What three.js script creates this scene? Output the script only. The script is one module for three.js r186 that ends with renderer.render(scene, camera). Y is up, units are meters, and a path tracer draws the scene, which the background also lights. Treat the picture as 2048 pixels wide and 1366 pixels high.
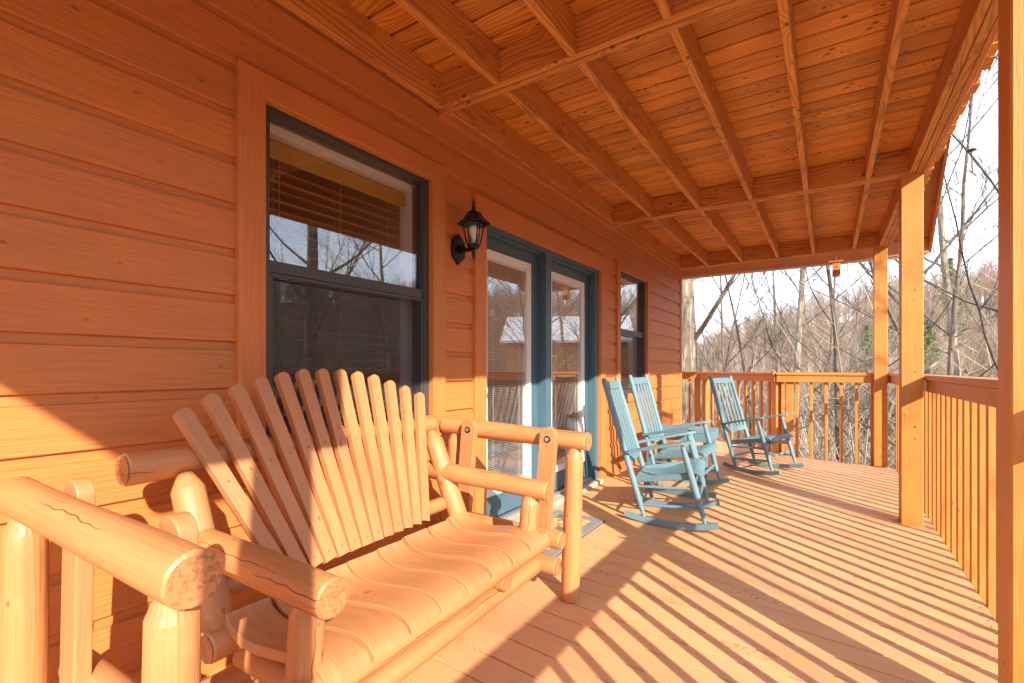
import * as THREE from 'three';
import { mergeGeometries } from 'three/addons/utils/BufferGeometryUtils.js';

// ---------------------------------------------------------------- camera, sky, sun, exposure
const scene = new THREE.Scene();
const camera = new THREE.PerspectiveCamera(70.02, 2048 / 1366, 0.02, 9000);
camera.position.set(0, 1.12, 0);
camera.rotation.y = THREE.MathUtils.degToRad(33);
camera.setViewOffset(2048, 1366, 0, -55, 2048, 1366);           // lens shifted so that uprights stay upright
const renderer = new THREE.WebGLRenderer({ antialias: true });
renderer.toneMapping = THREE.LinearToneMapping;
renderer.toneMappingExposure = 3.2;
renderer.shadowMap.enabled = true;
const SKY = 1.0, SUN_I = 3.2;
const sunDir = new THREE.Vector3(0.748, 0.477, 0.462).normalize();
const sun = new THREE.DirectionalLight(new THREE.Color(1.0, 0.93, 0.82), SUN_I);
sun.position.copy(sunDir).multiplyScalar(60); sun.castShadow = true;
Object.assign(sun.shadow.camera, { left: -14, right: 14, top: 14, bottom: -14, near: 1, far: 160 });
sun.shadow.mapSize.set(4096, 4096); sun.shadow.radius = 1; sun.target.position.set(-0.6, 0.5, -3.5);
scene.add(sun, sun.target);

// ---------------------------------------------------------------- noise
function rng(seed) { let a = seed >>> 0; return () => { a = (a + 0x6D2B79F5) | 0; let t = Math.imul(a ^ (a >>> 15), 1 | a); t = (t + Math.imul(t ^ (t >>> 7), 61 | t)) ^ t; return ((t ^ (t >>> 14)) >>> 0) / 4294967296; }; }
function hash(x, y, s) { let h = Math.imul(x, 374761393) + Math.imul(y, 668265263) + Math.imul(s, 1274126177); h = Math.imul(h ^ (h >>> 13), 1274126177); return ((h ^ (h >>> 16)) >>> 0) / 4294967296; }
function vnoise(x, y, px, py, s) {
  const ix = Math.floor(x), iy = Math.floor(y); let fx = x - ix, fy = y - iy; fx = fx * fx * (3 - 2 * fx); fy = fy * fy * (3 - 2 * fy);
  const w = (a, p) => ((a % p) + p) % p, x0 = w(ix, px), x1 = w(ix + 1, px), y0 = w(iy, py), y1 = w(iy + 1, py);
  const a = hash(x0, y0, s), b = hash(x1, y0, s), c = hash(x0, y1, s), d = hash(x1, y1, s);
  return a + (b - a) * fx + (c - a) * fy + (a - b - c + d) * fx * fy;
}
function fbm(u, v, fx, fy, oct, s) { let t = 0, a = 0.5, n = 0; for (let o = 0; o < oct; o++) { t += a * vnoise(u * fx, v * fy, fx, fy, s + o * 7); n += a; a *= 0.5; fx *= 2; fy *= 2; } return t / n; }
const mixn = (a, b, t) => a + (b - a) * t, clamp = (x, a = 0, b = 1) => Math.min(b, Math.max(a, x)), sstep = (a, b, x) => { const t = clamp((x - a) / (b - a)); return t * t * (3 - 2 * t); };
const toS = (l) => { l = clamp(l); return Math.round(255 * (l <= 0.0031308 ? 12.92 * l : 1.055 * Math.pow(l, 1 / 2.4) - 0.055)); };

// ---------------------------------------------------------------- sky (pale winter sky with thin cloud)
{
  const w = 1024, h = 512, d = new Float32Array(w * h * 4);
  for (let j = 0; j < h; j++) for (let i = 0; i < w; i++) {
    const u = i / w, v = j / h, el = (v - 0.5) * Math.PI, up = Math.max(0, Math.sin(el));
    const cl = fbm(u, v, 6, 9, 5, 31) * 0.6 + fbm(u, v, 14, 30, 4, 77) * 0.4, c = sstep(0.38, 0.68, cl) * 0.8;
    const g = Math.pow(1 - up, 2.2), k = (j * w + i) * 4;
    const s = [mixn(0.40, 0.80, g), mixn(0.57, 0.88, g), mixn(0.86, 0.98, g)], cw = [0.98, 1.0, 1.02];
    const az = u * 2 * Math.PI, a = Math.acos(clamp(Math.cos(el) * (-(Math.cos(az) * sunDir.x) - Math.sin(az) * sunDir.z) + Math.sin(el) * sunDir.y, -1, 1));
    for (let q = 0; q < 3; q++) d[k + q] = mixn(s[q], cw[q], c) * SKY;
    if (el < 0) { const t = sstep(0, 0.12, -el); d[k] = mixn(d[k], 0.22 * SKY, t); d[k + 1] = mixn(d[k + 1], 0.18 * SKY, t); d[k + 2] = mixn(d[k + 2], 0.14 * SKY, t); }
    d[k + 3] = 1;
  }
  const t = new THREE.DataTexture(d, w, h, THREE.RGBAFormat, THREE.FloatType);
  t.mapping = THREE.EquirectangularReflectionMapping; t.magFilter = t.minFilter = THREE.LinearFilter; t.wrapS = THREE.RepeatWrapping; t.needsUpdate = true;
  scene.background = t; scene.environment = t;
}

// ---------------------------------------------------------------- textures: what the surfaces are made of. uv: u = metres along the grain / 2.4, v = metres across / 0.6
const TL = 2.4, TW = 0.6;
function texture(w, h, f, srgb = true) {
  const d = new Uint8Array(w * h * 4), o = [0, 0, 0];
  for (let j = 0; j < h; j++) for (let i = 0; i < w; i++) { f(i / w, j / h, o); const k = (j * w + i) * 4; for (let q = 0; q < 3; q++) d[k + q] = srgb ? toS(o[q]) : Math.round(255 * clamp(o[q])); d[k + 3] = 255; }
  const t = new THREE.DataTexture(d, w, h, THREE.RGBAFormat); t.wrapS = t.wrapT = THREE.RepeatWrapping; t.magFilter = THREE.LinearFilter; t.minFilter = THREE.LinearMipmapLinearFilter; t.generateMipmaps = true;
  if (srgb) t.colorSpace = THREE.SRGBColorSpace; t.needsUpdate = true; return t;
}
function knots(seed, n) { const r = rng(seed), k = []; for (let i = 0; i < n; i++) k.push([r(), r(), 0.006 + r() * 0.012, r()]); return k; }
function knotField(u, v, ks) {                                  // [ring pull, dark core]
  let p = 0, c = 0;
  for (const [ku, kv, kr] of ks) { let du = u - ku, dv = v - kv; du -= Math.round(du); dv -= Math.round(dv); const x = du * TL, y = dv * TW, q = (x * x / 9 + y * y) / (kr * kr * 2.2); if (q > 9) continue; p += 2.1 * Math.exp(-q); const e = (x * x / 2.2 + y * y) / (kr * kr * 0.35); c = Math.max(c, Math.exp(-e * e)); }
  return [p, c];
}
const kRaw = knots(5, 26), kPaint = knots(9, 14);
function ringsAt(u, v, ks, fr, s) {
  const [p, c] = knotField(u, v, ks), warp = fbm(u, v, 3, 5, 3, s) * 5 + fbm(u, v, 8, 3, 2, s + 3) * 1.2;
  const x = v * fr + warp + p, ring = 0.5 + 0.5 * Math.sin(x * 6.283); return [Math.pow(ring, 2.5), c];
}
const rawF = (u, v) => { const [r, c] = ringsAt(u, v, kRaw, 26, 11); const fine = fbm(u, v, 24, 256, 2, 5), st = fbm(u, v, 5, 9, 4, 8); return [r, c, fine, st]; };
const T = {};
T.raw = texture(1024, 512, (u, v, o) => {
  const [r, c, fine, st] = rawF(u, v), k = clamp(0.1 + r * 0.75 + (fine - 0.5) * 0.6 + (st - 0.5) * 0.6);
  const stain = sstep(0.6, 0.78, fbm(u, v, 9, 12, 4, 91)) * 0.5, kn = clamp(c);
  const m = (1 - 0.5 * stain) * (1 - 0.8 * kn);
  o[0] = mixn(0.84, 0.50, k) * m; o[1] = mixn(0.345, 0.165, k) * m * (1 - 0.1 * stain); o[2] = mixn(0.070, 0.028, k) * m;
});
T.rawB = texture(1024, 512, (u, v, o) => { const [r, c, fine] = rawF(u, v); o[0] = o[1] = o[2] = clamp(0.55 - r * 0.25 + (fine - 0.5) * 0.6 - c * 0.3); }, false);
const paintF = (u, v) => { const [r, c] = ringsAt(u, v, kPaint, 20, 41); return [r, c, fbm(u, v, 30, 220, 3, 51), fbm(u, v, 7, 6, 4, 61)]; };
T.paint = texture(1024, 512, (u, v, o) => {                      // solid stain on rough-sawn board
  const [r, c, fine, lo] = paintF(u, v); let m = 0.94 + (fine - 0.5) * 0.20 - r * 0.06 + (lo - 0.5) * 0.24 - c * 0.38;
  const sp = vnoise(u * 400, v * 130, 400, 130, 3); if (sp > 0.985) m *= 0.62;
  const worn = sstep(0.64, 0.8, fbm(u, v, 16, 40, 4, 71)) * 0.08;
  o[0] = m; o[1] = m * (1 - (lo - 0.5) * 0.14) + worn; o[2] = m * (1 - (lo - 0.5) * 0.2) + worn * 1.3;
});
T.paintB = texture(1024, 512, (u, v, o) => { const [r, c, fine] = paintF(u, v); o[0] = o[1] = o[2] = clamp(0.5 + (fine - 0.5) * 0.9 - r * 0.22 - c * 0.15); }, false);
T.deck = texture(1024, 512, (u, v, o) => {
  const fine = fbm(u, v, 12, 150, 3, 13), lo = fbm(u, v, 5, 4, 4, 17), hi = fbm(u, v, 120, 40, 2, 19); let m = 0.93 + (fine - 0.5) * 0.10 + (lo - 0.5) * 0.16 + (hi - 0.5) * 0.08;
  const mil = sstep(0.66, 0.78, fbm(u, v, 5, 5, 3, 29)) * sstep(0.45, 0.75, vnoise(u * 260, v * 90, 260, 90, 23)); m *= 1 - 0.38 * mil;
  const a = vnoise(u * 330, v * 84, 330, 84, 33), b = vnoise(u * 360, v * 96, 360, 96, 37); let wgt = 0; if (a > 0.982) wgt = 0.4; if (b > 0.982) m *= 0.55;
  o[0] = mixn(m, 0.95, wgt); o[1] = mixn(m * (1 - (lo - 0.5) * 0.1), 1, wgt); o[2] = mixn(m * (1 - (lo - 0.5) * 0.12), 1, wgt);
});
T.deckB = texture(1024, 512, (u, v, o) => { o[0] = o[1] = o[2] = clamp(0.5 + (fbm(u, v, 12, 150, 3, 13) - 0.5) * 0.8 + (fbm(u, v, 10, 8, 3, 77) - 0.5) * 0.6); }, false);
const cracks = (() => { const r = rng(77), k = []; for (let i = 0; i < 20; i++) k.push([r(), r(), 0.03 + r() * 0.09, 0.0009 + r() * 0.0013, r() * 9]); return k; })();
const crackAt = (u, v) => { let c = 0; for (const [cu, cv, l, w, ph] of cracks) { let du = u - cu; du -= Math.round(du); const q = du / l; if (Math.abs(q) > 1) continue; let dv = v - cv - 0.004 * Math.sin(du * 70 + ph) - 0.0025 * Math.sin(du * 210 + ph * 3); dv -= Math.round(dv); const ww = w / TW * (1 - q * q); c = Math.max(c, 1 - sstep(ww * 0.5, ww * 1.3, Math.abs(dv))); } return c; };
T.log = texture(1024, 512, (u, v, o) => {
  const fine = fbm(u, v, 16, 130, 3, 113), lo = fbm(u, v, 6, 7, 4, 117), kn = knotField(u, v, kPaint)[1], ck = crackAt(u, v);
  const sc = sstep(0.62, 0.75, fbm(u, v, 30, 22, 4, 131)) * 0.10; let m = 0.92 + (fine - 0.5) * 0.22 + (lo - 0.5) * 0.34 - kn * 0.45 + sc; m *= 1 - 0.75 * ck;
  o[0] = m; o[1] = m * (1 - (lo - 0.5) * 0.16); o[2] = m * (1 - (lo - 0.5) * 0.2);
});
T.logB = texture(1024, 512, (u, v, o) => { o[0] = o[1] = o[2] = clamp(0.6 + (fbm(u, v, 16, 130, 3, 113) - 0.5) * 0.5 + (fbm(u, v, 9, 9, 2, 7) - 0.5) * 0.7 - 0.5 * crackAt(u, v)); }, false);
T.end = texture(256, 256, (u, v, o) => {
  const x = u - 0.5, y = v - 0.5, r = Math.hypot(x, y), a = Math.atan2(y, x), w = fbm(u, v, 5, 5, 3, 601), rg = 0.5 + 0.5 * Math.sin((r * 46 + w * 5)), gr = fbm(u, v, 70, 70, 3, 607), bl = fbm(u, v, 9, 9, 4, 611);
  let ck = 0; for (const [t, l] of [[0.5, 0.46], [2.4, 0.3], [-1.5, 0.36], [-2.7, 0.2]]) { let d = a - t - 0.25 * Math.sin(r * 22 + t); d -= Math.round(d / 6.2832) * 6.2832; const ww = 0.010 * (0.4 + r * 1.6); if (r < l && Math.abs(d) * r < ww) ck = Math.max(ck, 1 - sstep(ww * 0.4, ww, Math.abs(d) * r)); }
  const m = (0.86 + (rg - 0.5) * 0.10 + (gr - 0.5) * 0.45 - sstep(0.5, 0.68, bl) * 0.25) * (1 - 0.7 * ck); o[0] = m; o[1] = m * 0.96; o[2] = m * 0.92;
});
T.blue = texture(512, 256, (u, v, o) => {
  const fine = fbm(u, v, 16, 90, 3, 213), lo = fbm(u, v, 7, 7, 4, 217); let m = 0.92 + (fine - 0.5) * 0.14 + (lo - 0.5) * 0.16; const w = sstep(0.66, 0.78, fbm(u, v, 40, 40, 3, 219)) * 0.18;
  o[0] = m + w; o[1] = m + w * 0.8; o[2] = m + w * 0.7;
});
T.bark = texture(256, 256, (u, v, o) => {
  const a = fbm(u, v, 10, 30, 5, 313), b = fbm(u, v, 9, 5, 4, 317), pale = sstep(0.5, 0.66, b); const m = 0.45 + (a - 0.5) * 0.9 + pale * 0.35;
  o[0] = m; o[1] = m * 0.94; o[2] = m * 0.86;
});
T.litter = texture(1024, 1024, (u, v, o) => {
  const a = vnoise(u * 170, v * 170, 170, 170, 413), b = fbm(u, v, 60, 60, 4, 417), c = fbm(u, v, 6, 6, 4, 419), m = 0.35 + a * 0.35 + (b - 0.5) * 0.8 + (c - 0.5) * 0.4, g = sstep(0.58, 0.7, fbm(u, v, 9, 9, 3, 421));
  o[0] = 0.36 * m * (1 - 0.4 * g); o[1] = 0.27 * m * (1 - 0.1 * g); o[2] = 0.18 * m * (1 - 0.3 * g);
});

// ---------------------------------------------------------------- materials
const S = (color, o = {}) => new THREE.MeshStandardMaterial({ color: new THREE.Color().setRGB(...color), roughness: 0.75, ...o });
const tints = (n, base, tex, bump, bs, rough, spread, seed) => { const r = rng(seed); return Array.from({ length: n }, () => { const k = 1 + (r() - 0.5) * spread, g = 1 + (r() - 0.5) * spread * 0.4; return S([base[0] * k, base[1] * k * g, base[2] * k * g], { map: tex, bumpMap: bump, bumpScale: bs, roughness: rough }); }); };
const M = {
  siding: tints(5, [0.62, 0.203, 0.045], T.paint, T.paintB, 0.0016, 0.55, 0.14, 1),
  trim: tints(3, [0.63, 0.208, 0.046], T.paint, T.paintB, 0.0010, 0.6, 0.06, 2),
  rail: tints(4, [0.64, 0.245, 0.042], T.paint, T.paintB, 0.0007, 0.55, 0.08, 3),
  deck: tints(6, [0.74, 0.365, 0.150], T.deck, T.deckB, 0.0008, 0.6, 0.07, 4),
  raw: tints(7, [0.90, 0.86, 0.62], T.raw, T.rawB, 0.0012, 0.6, 0.34, 5),
  joist: tints(5, [0.84, 0.83, 0.78], T.raw, T.rawB, 0.0012, 0.65, 0.16, 6),
  log: tints(4, [0.56, 0.232, 0.078], T.log, T.logB, 0.0022, 0.5, 0.05, 7),
  slat: tints(4, [0.54, 0.225, 0.082], T.paint, T.paintB, 0.0006, 0.5, 0.05, 8),
  end: S([0.58, 0.240, 0.082], { map: T.end, roughness: 0.8 }),
  blue: tints(3, [0.150, 0.262, 0.290], T.blue, null, 0, 0.45, 0.05, 9),
  door: S([0.075, 0.150, 0.185], { roughness: 0.45, map: T.blue }),
  white: S([0.80, 0.78, 0.75], { roughness: 0.4 }),
  bronze: S([0.060, 0.058, 0.056], { roughness: 0.45 }),
  black: S([0.012, 0.011, 0.011], { roughness: 0.35, metalness: 0.3 }),
  glass: new THREE.MeshPhysicalMaterial({ color: 0xffffff, roughness: 0.0, transmission: 1, thickness: 0, ior: 1.85 }),
  glassThin: new THREE.MeshPhysicalMaterial({ color: 0xffffff, roughness: 0.02, transmission: 1, thickness: 0, ior: 1.45 }),
  screen: S([0.035, 0.034, 0.033], { roughness: 0.8, transparent: true, opacity: 0.42, side: THREE.DoubleSide }),
  blindWood: S([0.30, 0.115, 0.035], { roughness: 0.5 }), valance: S([0.42, 0.24, 0.035], { roughness: 0.5 }), blindWhite: S([0.82, 0.81, 0.78], { roughness: 0.5 }),
  interior: S([0.10, 0.085, 0.065]), sheath: S([0.25, 0.13, 0.06]), cord: S([0.4, 0.25, 0.12]),
  steel: S([0.55, 0.54, 0.50], { metalness: 0.8, roughness: 0.4 }), sill: S([0.50, 0.43, 0.33], { map: T.paint, roughness: 0.7 }),
  shingle: S([0.16, 0.15, 0.14]), metalRoof: S([0.62, 0.62, 0.60], { roughness: 0.5 }), flash: S([0.72, 0.71, 0.68], { roughness: 0.5 }),
  bark: S([0.40, 0.32, 0.24], { map: T.bark, roughness: 0.9 }), barkPale: S([0.58, 0.48, 0.37], { map: T.bark, roughness: 0.9 }), barkDark: S([0.22, 0.175, 0.135], { map: T.bark, roughness: 0.9 }),
  knot: S([0.16, 0.06, 0.018], { roughness: 0.9 }),
  litter: S([1, 1, 1], { map: T.litter, roughness: 1 }),
};
const rnd = rng(20240);
const pick = (a) => a[Math.floor(rnd() * a.length)];

// ---------------------------------------------------------------- naming
const taken = {};
const numbered = (n) => { const k = (taken[n] = (taken[n] ?? -1) + 1); return k ? `${n}_${String(k).padStart(3, '0')}` : n; };
function thing(name, label, category, p = [0, 0, 0], group) { const o = new THREE.Group(); o.name = numbered(name); o.position.set(...p); o.userData = { label, category }; if (group) o.userData.group = group; scene.add(o); return o; }
function structure(o, name) { o.name = numbered(name); o.userData.kind = 'structure'; scene.add(o); return o; }
function part(parent, name, geo, mat, pos, label) { const m = new THREE.Mesh(geo, mat); m.name = name; m.castShadow = m.receiveShadow = true; if (pos) m.position.set(...pos); if (label) m.userData.label = label; parent.add(m); return m; }
function holder(parent, name, label) { const g = new THREE.Group(); g.name = name; if (label) g.userData.label = label; parent.add(g); return g; }

// ---------------------------------------------------------------- geometry
class Buf {
  constructor() { this.p = []; this.n = []; this.t = []; }
  tri(a, b, c, ua, ub, uc, na, nb, nc) {
    if (!na) { const x1 = b[0] - a[0], y1 = b[1] - a[1], z1 = b[2] - a[2], x2 = c[0] - a[0], y2 = c[1] - a[1], z2 = c[2] - a[2]; let n = [y1 * z2 - z1 * y2, z1 * x2 - x1 * z2, x1 * y2 - y1 * x2]; const l = Math.hypot(...n) || 1; na = nb = nc = [n[0] / l, n[1] / l, n[2] / l]; }
    this.p.push(...a, ...b, ...c); this.n.push(...na, ...nb, ...nc); this.t.push(...ua, ...ub, ...uc);
  }
  quad(a, b, c, d, ua, ub, uc, ud, n) { this.tri(a, b, c, ua, ub, uc, ...(n ? [n[0], n[1], n[2]] : [])); this.tri(a, c, d, ua, uc, ud, ...(n ? [n[0], n[2], n[3]] : [])); }
  geo() { const g = new THREE.BufferGeometry(); g.setAttribute('position', new THREE.Float32BufferAttribute(this.p, 3)); g.setAttribute('normal', new THREE.Float32BufferAttribute(this.n, 3)); g.setAttribute('uv', new THREE.Float32BufferAttribute(this.t, 2)); return g; }
}
// profile [[y, z] ...] counter-clockwise seen from +x, swept along x from -len/2 to len/2; e0/e1: how much the ends shift per unit z (mitres)
function prism(prof, len, ou = 0, ov = 0, e0 = 0, e1 = 0) {
  const b = new Buf(), n = prof.length, X0 = (p) => -len / 2 + e0 * p[1], X1 = (p) => len / 2 + e1 * p[1]; let per = ov;
  for (let i = 0; i < n; i++) {
    const p = prof[i], q = prof[(i + 1) % n], l = Math.hypot(q[0] - p[0], q[1] - p[1]), v0 = per / TW, v1 = (per + l) / TW; per += l;
    b.quad([X0(p), ...p], [X0(q), ...q], [X1(q), ...q], [X1(p), ...p], [(X0(p) + ou) / TL, v0], [(X0(q) + ou) / TL, v1], [(X1(q) + ou) / TL, v1], [(X1(p) + ou) / TL, v0]);
  }
  const tris = THREE.ShapeUtils.triangulateShape(prof.map((p) => new THREE.Vector2(p[1], p[0])), []);
  const uv = (p) => [(p[0] * 0.4 + ou) / TL, (p[1] + ov) / TW];
  for (const [i, j, k] of tris) {
    const P = prof[i], Q = prof[j], R = prof[k], area = (Q[0] - P[0]) * (R[1] - P[1]) - (Q[1] - P[1]) * (R[0] - P[0]); const [A, B, C] = area > 0 ? [P, Q, R] : [P, R, Q];
    b.tri([X1(A), ...A], [X1(B), ...B], [X1(C), ...C], uv(A), uv(B), uv(C)); b.tri([X0(A), ...A], [X0(C), ...C], [X0(B), ...B], uv(A), uv(C), uv(B));
  }
  return b.geo();
}
const chamfer = (h, w, c) => [[-h / 2 + c, -w / 2], [h / 2 - c, -w / 2], [h / 2, -w / 2 + c], [h / 2, w / 2 - c], [h / 2 - c, w / 2], [-h / 2 + c, w / 2], [-h / 2, w / 2 - c], [-h / 2, -w / 2 + c]];
const VAR = 6, cache = {};
// board with eased edges: len along axis; h, w the two other sizes ('x': h up, w along z; 'z': h up, w along x; 'y': h along x, w along z)
function board(len, h, w, axis = 'x', c = 0.003) {
  const v = Math.floor(rnd() * VAR), key = [len.toFixed(4), h, w, axis, c, v].join(); if (cache[key]) return cache[key];
  const g = prism(chamfer(h, w, c), len, v * 0.71 + len * 0.37, v * 0.173 + 0.03);
  if (axis === 'z') g.rotateY(Math.PI / 2); if (axis === 'y') g.rotateZ(Math.PI / 2);
  return (cache[key] = g);
}
// peeled log along x, slightly uneven; t0 / t1: length of a cone cut at either end (0: square end with eased edge)
function logGeo(len, r, { t0 = 0, t1 = 0, seed = 1, k0 = 0.5, k1 = 0.5 } = {}) {
  const b = new Buf(), N = 22, rings = [], R = rng(seed), ph = R() * 9, add = (x, k) => rings.push([x, k]);
  const e = 0.006; const steps = Math.max(4, Math.round(len / 0.09));
  if (t0) { add(-len / 2, k0); add(-len / 2 + t0, 1); } else { add(-len / 2, 1 - e * 1.2 / r); add(-len / 2 + e, 1); }
  const a0 = -len / 2 + (t0 || e), a1 = len / 2 - (t1 || e); for (let i = 1; i < steps; i++) add(a0 + (a1 - a0) * i / steps, 1);
  if (t1) { add(len / 2 - t1, 1); add(len / 2, k1); } else { add(len / 2 - e, 1); add(len / 2, 1 - e * 1.2 / r); }
  const ou = R() * 2.4, ov = R() * 0.6;
  const P = rings.map(([x, k]) => Array.from({ length: N + 1 }, (_, i) => { const a = (i % N) / N * 6.2832, q = r * k * (1 + 0.035 * Math.sin(x * 7 + ph) + 0.022 * Math.sin(2 * a + x * 3 + ph) + 0.014 * Math.sin(3 * a - x * 9 + ph * 2)); return [x, Math.cos(a) * q, Math.sin(a) * q]; }));
  const nr = (j, i) => { const p = P[j][i], l = Math.hypot(p[1], p[2]), jm = Math.max(0, j - 1), jp = Math.min(P.length - 1, j + 1); const s = (Math.hypot(P[jp][i][1], P[jp][i][2]) - Math.hypot(P[jm][i][1], P[jm][i][2])) / ((P[jp][i][0] - P[jm][i][0]) || 1); const k = (Math.abs(s) > 0.3 ? 0.0 : s), h = Math.hypot(1, k); return [-k / h, p[1] / l / h, p[2] / l / h]; };
  for (let j = 0; j + 1 < P.length; j++) for (let i = 0; i < N; i++) {
    const uv = (jj, ii) => [(P[jj][0][0] + ou) / TL, (ii / N * 6.2832 * r + ov) / TW], steep = Math.abs(rings[j + 1][1] - rings[j][1]) > 0.05;
    b.quad(P[j][i], P[j][i + 1], P[j + 1][i + 1], P[j + 1][i], uv(j, i), uv(j, i + 1), uv(j + 1, i + 1), uv(j + 1, i), steep ? null : [nr(j, i), nr(j, i + 1), nr(j + 1, i + 1), nr(j + 1, i)]);
  }
  for (const [j, sgn] of [[0, -1], [P.length - 1, 1]]) for (let i = 0; i < N; i++) {
    const c = [P[j][0][0] + sgn * 0.001, 0, 0], A = P[j][i], B = P[j][i + 1], u = (p) => [(p[1] * 6 + ou) / TL, (p[2] * 0.3 + ov + 0.2) / TW];
    if (sgn > 0) b.tri(c, A, B, u(c), u(A), u(B)); else b.tri(c, B, A, u(c), u(B), u(A));
  }
  return b.geo();
}
// round bar through points with radii
function tube(pts, rad, sides = 8, cap = true, out = new Buf()) {
  const V = pts.map((p) => new THREE.Vector3(...p)), fr = []; let ref = new THREE.Vector3(0.31, 0.2, 0.93); let len = 0;
  for (let i = 0; i < V.length; i++) { const t = V[Math.min(i + 1, V.length - 1)].clone().sub(V[Math.max(0, i - 1)]).normalize(); if (Math.abs(t.dot(ref)) > 0.95) ref = new THREE.Vector3(0.93, 0.3, -0.2); const a = ref.clone().addScaledVector(t, -ref.dot(t)).normalize(), c = t.clone().cross(a); if (i) len += V[i].distanceTo(V[i - 1]); fr.push([a, c, len]); ref = a; }
  const P = (i, k) => { const q = (k % sides) / sides * 6.2832, [a, c] = fr[i], r = rad[i], x = Math.cos(q), y = Math.sin(q); const n = [a.x * x + c.x * y, a.y * x + c.y * y, a.z * x + c.z * y]; return [[V[i].x + n[0] * r, V[i].y + n[1] * r, V[i].z + n[2] * r], n]; };
  for (let i = 0; i + 1 < V.length; i++) for (let k = 0; k < sides; k++) {
    const [a, na] = P(i, k), [b, nb] = P(i, k + 1), [c, nc] = P(i + 1, k + 1), [d, nd] = P(i + 1, k), u = (ii, kk) => [fr[ii][2] / TL, kk / sides * 6.2832 * Math.max(rad[0], 0.02) / TW];
    out.quad(a, b, c, d, u(i, k), u(i, k + 1), u(i + 1, k + 1), u(i + 1, k), [na, nb, nc, nd]);
  }
  if (cap) for (const i of [0, V.length - 1]) for (let k = 0; k < sides; k++) { const [a] = P(i, k), [b] = P(i, k + 1), c = [V[i].x, V[i].y, V[i].z]; if (i) out.tri(c, a, b, [0, 0], [0, 0.05], [0.05, 0]); else out.tri(c, b, a, [0, 0], [0, 0.05], [0.05, 0]); }
  return out;
}
const bar = (a, b, r, sides = 10) => tube([a, b], [r, r], sides).geo();
// curved strip: path of [x, y] swept sideways; zc(i), w(i): sideways centre and width at path point i; th: thickness
function strip(path, zc, w, th, ou = 0, ov = 0) {
  const b = new Buf(), n = path.length; let len = 0; const L = path.map((p, i) => (i ? (len += Math.hypot(p[0] - path[i - 1][0], p[1] - path[i - 1][1])) : 0));
  const nor = path.map((p, i) => { const q = path[Math.min(i + 1, n - 1)], r = path[Math.max(0, i - 1)], dx = q[0] - r[0], dy = q[1] - r[1], l = Math.hypot(dx, dy); return [-dy / l, dx / l]; });
  const c = Math.min(0.0018, th * 0.3);
  const ring = (i) => { const [x, y] = path[i], [nx, ny] = nor[i], z0 = zc(i) - w(i) / 2, z1 = zc(i) + w(i) / 2, at = (h, z) => [x + nx * h, y + ny * h, z]; return [at(0, z0 + c), at(0, z1 - c), at(-c, z1), at(-th + c, z1), at(-th, z1 - c), at(-th, z0 + c), at(-th + c, z0), at(-c, z0)]; };
  const R = path.map((_, i) => ring(i)), vv = [0, 0.06, 0.065, 0.08, 0.085, 0.14, 0.145, 0.16, 0.165].map((q) => (q + ov) / TW);
  for (let i = 0; i + 1 < n; i++) for (let k = 0; k < 8; k++) {
    const k2 = (k + 1) % 8, N3 = (j) => [nor[j][0], nor[j][1], 0], nn = k === 0 ? [N3(i), N3(i), N3(i + 1), N3(i + 1)] : null;
    b.quad(R[i][k], R[i][k2], R[i + 1][k2], R[i + 1][k], [(L[i] + ou) / TL, vv[k]], [(L[i] + ou) / TL, vv[k + 1]], [(L[i + 1] + ou) / TL, vv[k + 1]], [(L[i + 1] + ou) / TL, vv[k]], nn);
  }
  for (const i of [0, n - 1]) for (let k = 1; k < 7; k++) { const a = R[i][0], B = R[i][k], C = R[i][k + 1]; const u = [ou / TL, ov / TW]; if (i) b.tri(a, B, C, u, [u[0] + 0.01, u[1]], [u[0], u[1] + 0.02]); else b.tri(a, C, B, u, [u[0] + 0.01, u[1]], [u[0], u[1] + 0.02]); }
  return b.geo();
}
const box = (x, y, z, px = 0, py = 0, pz = 0) => new THREE.BoxGeometry(x, y, z).translate(px, py, pz);
const box2 = (x0, x1, y0, y1, z0, z1) => box(x1 - x0, y1 - y0, z1 - z0, (x0 + x1) / 2, (y0 + y1) / 2, (z0 + z1) / 2);
const merge = (a) => mergeGeometries(a.map((g) => (g.index ? g.toNonIndexed() : g)), false);
function along(geo, a, b) {                                      // lay a piece made along x from a to b
  const d = new THREE.Vector3(b[0] - a[0], b[1] - a[1], b[2] - a[2]).normalize();
  return geo.applyQuaternion(new THREE.Quaternion().setFromUnitVectors(new THREE.Vector3(1, 0, 0), d)).translate((a[0] + b[0]) / 2, (a[1] + b[1]) / 2, (a[2] + b[2]) / 2);
}
const dist = (a, b) => Math.hypot(b[0] - a[0], b[1] - a[1], b[2] - a[2]);

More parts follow.
